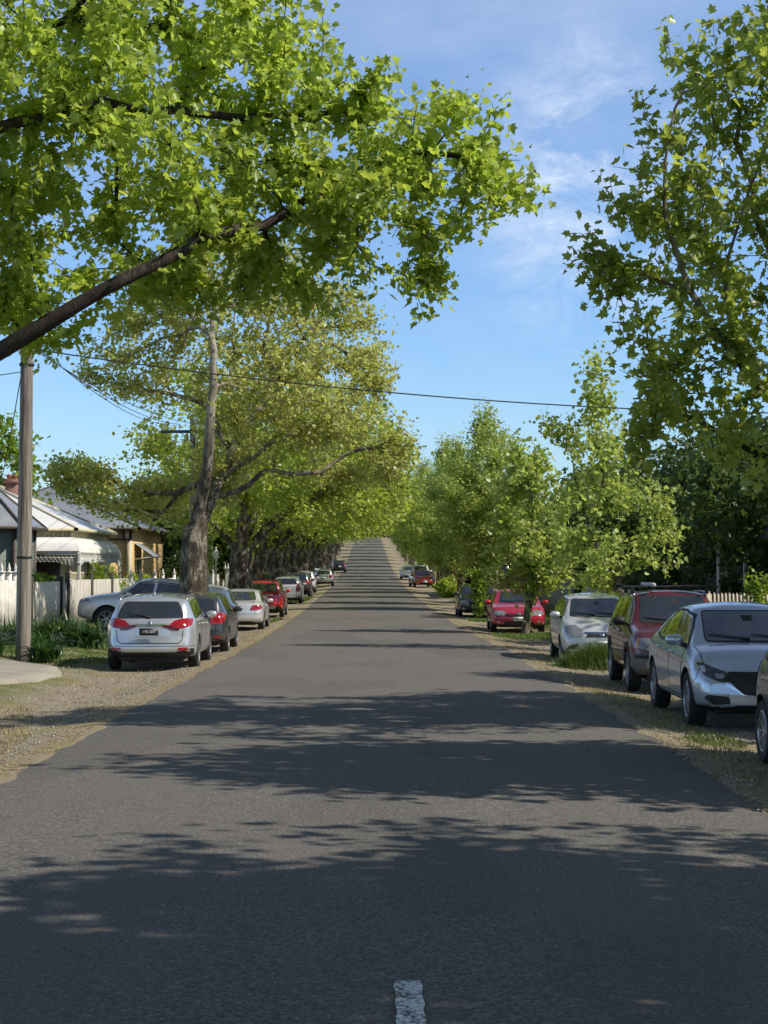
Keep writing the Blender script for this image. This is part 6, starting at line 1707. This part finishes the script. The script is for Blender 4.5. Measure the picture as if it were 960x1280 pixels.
# ================================================================ strap-leaf plants, grass, litter
GRASS = leaf_material('grass_blades', (.045, .085, .012), (.12, .19, .025), (.22, .34, .03), .35)
GRASS_T = leaf_material('grass_tall', (.035, .065, .014), (.095, .14, .03), (.16, .25, .03), .3)
GRASS_D = leaf_material('grass_dry', (.16, .13, .05), (.34, .28, .13), (.3, .26, .1), .25)
STRAP = leaf_material('strap_leaf', (.022, .055, .014), (.055, .115, .028), (.12, .24, .03), .25)
LITTER = leaf_material('leaf_litter', (.14, .09, .035), (.38, .29, .13), (.2, .15, .05), .1)
def blades(name, P, H, w, mats, rs, bend=.5, seg=3, tb=None):
    n = len(P); a = rs.uniform(0, 2 * PI, n); h = H * rs.uniform(.5, 1.2, n)
    dx = np.stack([np.cos(a), np.sin(a), 0 * a], -1); sd_ = np.stack([-np.sin(a), np.cos(a), 0 * a], -1)
    bd = bend * rs.uniform(.2, 1.2, n)
    V = np.zeros((n, 2 * seg + 1, 3))
    for k in range(seg + 1):
        u = k / seg
        c = P + dx * (h * bd * u * u)[:, None] + np.array([0, 0, 1.]) * (h * (u - .42 * bd * u ** 3))[:, None]
        ww = w * (1 - u ** 2) * rs.uniform(.8, 1.2, n)
        if k < seg: V[:, 2*k] = c - sd_ * ww[:, None]; V[:, 2*k+1] = c + sd_ * ww[:, None]
        else: V[:, 2*seg] = c
    base = (np.arange(n) * (2 * seg + 1))[:, None]
    F = [base + np.array([2*k, 2*k+1, 2*k+3, 2*k+2])[None] for k in range(seg - 1)] 
    T = base + np.array([2*seg-2, 2*seg-1, 2*seg])[None]
    me = new_mesh(name, V.reshape(-1, 3), F + [T], mats, False)
    tt = rs.uniform(0, 1, n) if tb is None else tb
    at_ = me.attributes.new('tint', 'FLOAT', 'FACE'); at_.data.foreach_set('value', np.concatenate([tt] * seg).astype(np.float32))
    return me
rs = np.random.default_rng(404)
def strap_plant(label, x, y, r_, h, n=260, seed=0):
    r2 = np.random.default_rng(500 + seed); q = r2.normal(0, r_ * .38, (n, 2)); P = np.stack([q[:, 0], q[:, 1], np.zeros(n)], -1)
    o = link('strap_leaf_plant', blades('leaves', P, h, .030, [STRAP], r2, 1.3, 5))
    o.location = (x, y, gz(x, y) - .03); tag(o, label, 'plant', 'strap-leaf plants beside the power pole')
for i, (x, y, r_, h, lb) in enumerate([
    (-8.65, 37.6, .55, .80, 'strap-leaf clump at the very left edge in front of the white pickets'), (-8.0, 34.9, .42, .60, 'low strap-leaf clump left of the foot of the power pole'),
    (-7.1, 36.6, .40, .62, 'strap-leaf clump right behind the foot of the power pole'), (-7.75, 40.8, .70, .92, 'tall strap-leaf clump in front of the cream boarded fence'),
    (-6.95, 40.6, .60, .85, 'wide strap-leaf clump just left of the side-on off-roader'), (-6.85, 35.3, .26, .46, 'small strap-leaf tuft right of the power pole'), (-8.6, 40.0, .6, .8, 'strap-leaf clump against the picket fence behind the pole')]):
    strap_plant(lb, x, y, r_, h, 230, i)
def grass_patch(label, poly, n, h, mt=GRASS, w=.006, name='grass', bend=.6, zfun=None):
    xs_ = [p[0] for p in poly]; ys_ = [p[1] for p in poly]; out = []
    while len(out) < n:
        x = rs.uniform(min(xs_), max(xs_), n * 2); y = rs.uniform(min(ys_), max(ys_), n * 2)
        k = in_poly(x, y, poly) & (np.sin(x * 5.1 + y * 2.2) + np.sin(y * 3.7 - x * 1.3) + rs.normal(0, .8, len(x)) > -.8)
        out += list(zip(x[k], y[k]))
    q = np.array(out[:n]); P = np.stack([q[:, 0], q[:, 1], g_surface(q[:, 0], q[:, 1]) - .01], -1)
    o = link(name, blades(name, P, h, w, [mt], rs, bend, 3)); tag(o, label, 'grass', None, 'stuff'); return o
def ell(cx, cy, rx, ry, n=14): return [(cx + rx * math.cos(2*PI*i/n), cy + ry * math.sin(2*PI*i/n)) for i in range(n)]
grass_patch('bright green grass strip at the foot of the leaning young tree', [(3.95, 51.0), (6.3, 50.2), (7.4, 51.5), (7.2, 54.0), (5.2, 54.2), (3.95, 53.0)], 9000, .13)
pp = []
for cx_, cy_, r_, k_ in ((4.75, 34.4, .42, 1700), (4.45, 34.2, .30, 900), (5.1, 34.6, .35, 1000), (4.15, 34.0, .25, 500), (4.75, 34.3, .8, 900)):
    q = rs.normal(0, r_ * .6, (k_, 2)); pp.append(np.stack([cx_ + q[:, 0], cy_ + q[:, 1]], -1))
pp = np.concatenate(pp); dd_ = np.hypot(pp[:, 0] - 4.75, pp[:, 1] - 34.4)
P_ = np.stack([pp[:, 0], pp[:, 1], g_surface(pp[:, 0], pp[:, 1]) - .01], -1)
o = link('grass', blades('grass', P_, .66 * np.clip(1.15 - dd_ * .85, .22, 1), .006, [GRASS_T], rs, .75, 4)); tag(o, 'tall unmown grass clump in front of the small silver car', 'grass', None, 'stuff')
grass_patch('sparse low weeds along the right verge', [(4.0, 24), (6.5, 24), (6.5, 60), (3.9, 60)], 7000, .07, GRASS_D, .006)
grass_patch('sparse low weeds along the left verge', [(-3.7, 22), (-6.5, 22), (-6.5, 60), (-3.5, 60)], 7000, .06, GRASS_D, .006)
grass_patch('low green grass at the left edge of the picture', ell(-5.2, 19.0, .85, 1.5), 6500, .09)
grass_patch('grass tufts beside the wheel of the dark navy hatchback', ell(3.95, 18.9, .34, .8), 800, .07, GRASS_T)
grass_patch('mixed grass around the power pole', [(-9.4, 36), (-6.4, 34.4), (-5.6, 36), (-5.9, 47), (-9.4, 47)], 14000, .07, w=.008)
grass_patch('mown grass verge along the left fences', [(-9.4, 52), (-5.8, 52), (-5.9, 110), (-9.4, 110)], 16000, .10, w=.014)
grass_patch('green grass between the white sedan and the red four-wheel drive', [(-3.9, 64.5), (-3.55, 70), (-5.6, 70), (-5.6, 64.5)], 5000, .12, w=.01)
grass_patch('green grass between parked cars further up the left verge', [(-3.8, 101), (-3.6, 110), (-5.6, 110), (-5.6, 101)], 4000, .14, w=.016)
grass_patch('grass and weeds along the right fences', [(6.2, 24), (8.6, 24), (8.6, 110), (6.2, 110)], 20000, .14, w=.010)
grass_patch('grass around the sapling', ell(5.0, 69, .9, 1.3), 3000, .14, w=.009)
grass_patch('dry grass at the left verge', [(-3.6, 13), (-4.6, 13), (-6.2, 24), (-4.8, 24), (-3.9, 19)], 5500, .06, GRASS_D, .005)
grass_patch('dry grass scattered at the right road edge', [(3.4, 12), (4.3, 12), (4.2, 27), (3.55, 27)], 6000, .06, GRASS_D, .005)
# fallen blossom and leaf litter gathered along both edges of the bitumen
def litter(label, n, side, tab, spread, y0, y1, size=.028):
    y = y0 + (y1 - y0) * rs.uniform(0, 1, n) ** 1.5; e = np.interp(y, *tab)
    clump = .5 + .5 * np.sin(y * 1.3 + side) * np.sin(y * .47)
    off = np.abs(rs.normal(0, 1, n)) * spread * (.5 + clump) - .10
    x = e + side * off; P = np.stack([x, y, g_surface(x, y) + .012 + .035 * (off < 0)], -1)
    V = leaves_mesh(label, P, size, LEAF_LOW, [LITTER], rs, 0, .1)
    # lay the pieces almost flat
    co = np.zeros(len(V.vertices) * 3, np.float32); V.vertices.foreach_get('co', co); co = co.reshape(-1, 4, 3)
    co[:, :, 2] = P[:, 2][:, None] + (co[:, :, 2] - P[:, 2][:, None]) * .25; V.vertices.foreach_set('co', co.ravel())
    o = link('fallen_leaves', V); tag(o, label, 'leaf litter', None, 'stuff')
litter('dry leaf litter along the left edge of the bitumen', 9000, -1, LE, .30, 11, 70)
litter('dry leaf litter along the right edge of the bitumen', 9000, 1, RE, .30, 11, 70)
litter('dry leaf litter spread over the left gravel verge', 4500, -1, LE, 1.3, 12, 60, .03)
litter('dry leaf litter spread over the right gravel verge', 4500, 1, RE, 1.3, 12, 60, .03)
# loose stones on the gravel
st = np.random.default_rng(5); n = 5000
y = 12 + 50 * st.uniform(0, 1, n) ** 1.4; side = np.where(st.uniform(size=n) < .6, -1, 1)
x = np.where(side < 0, np.interp(y, *LE), np.interp(y, *RE)) + side * (.2 + np.abs(st.normal(0, 1.1, n)))
oc = np.array([(1, 0, 0), (0, 1, 0), (-1, 0, 0), (0, -1, 0), (0, 0, .7), (0, 0, -.7)], float)
s_ = st.uniform(.008, .024, n)[:, None, None] * st.uniform(.6, 1.3, (n, 1, 3))
V = (np.stack([x, y, g_surface(x, y) + .004], -1)[:, None] + oc[None] * s_ * st.uniform(.75, 1.2, (n, 6, 1))).reshape(-1, 3)
fc = np.array([(0, 1, 4), (1, 2, 4), (2, 3, 4), (3, 0, 4), (1, 0, 5), (2, 1, 5), (3, 2, 5), (0, 3, 5)])
o = link('gravel', new_mesh('gravel', V, [((np.arange(n) * 6)[:, None, None] + fc[None]).reshape(-1, 3)], [noisy('stone_grey', (.16, .15, .135), (.45, .42, .37), 9, .9, 0)])); tag(o, 'loose grey stones on the verges', 'gravel', None, 'stuff')
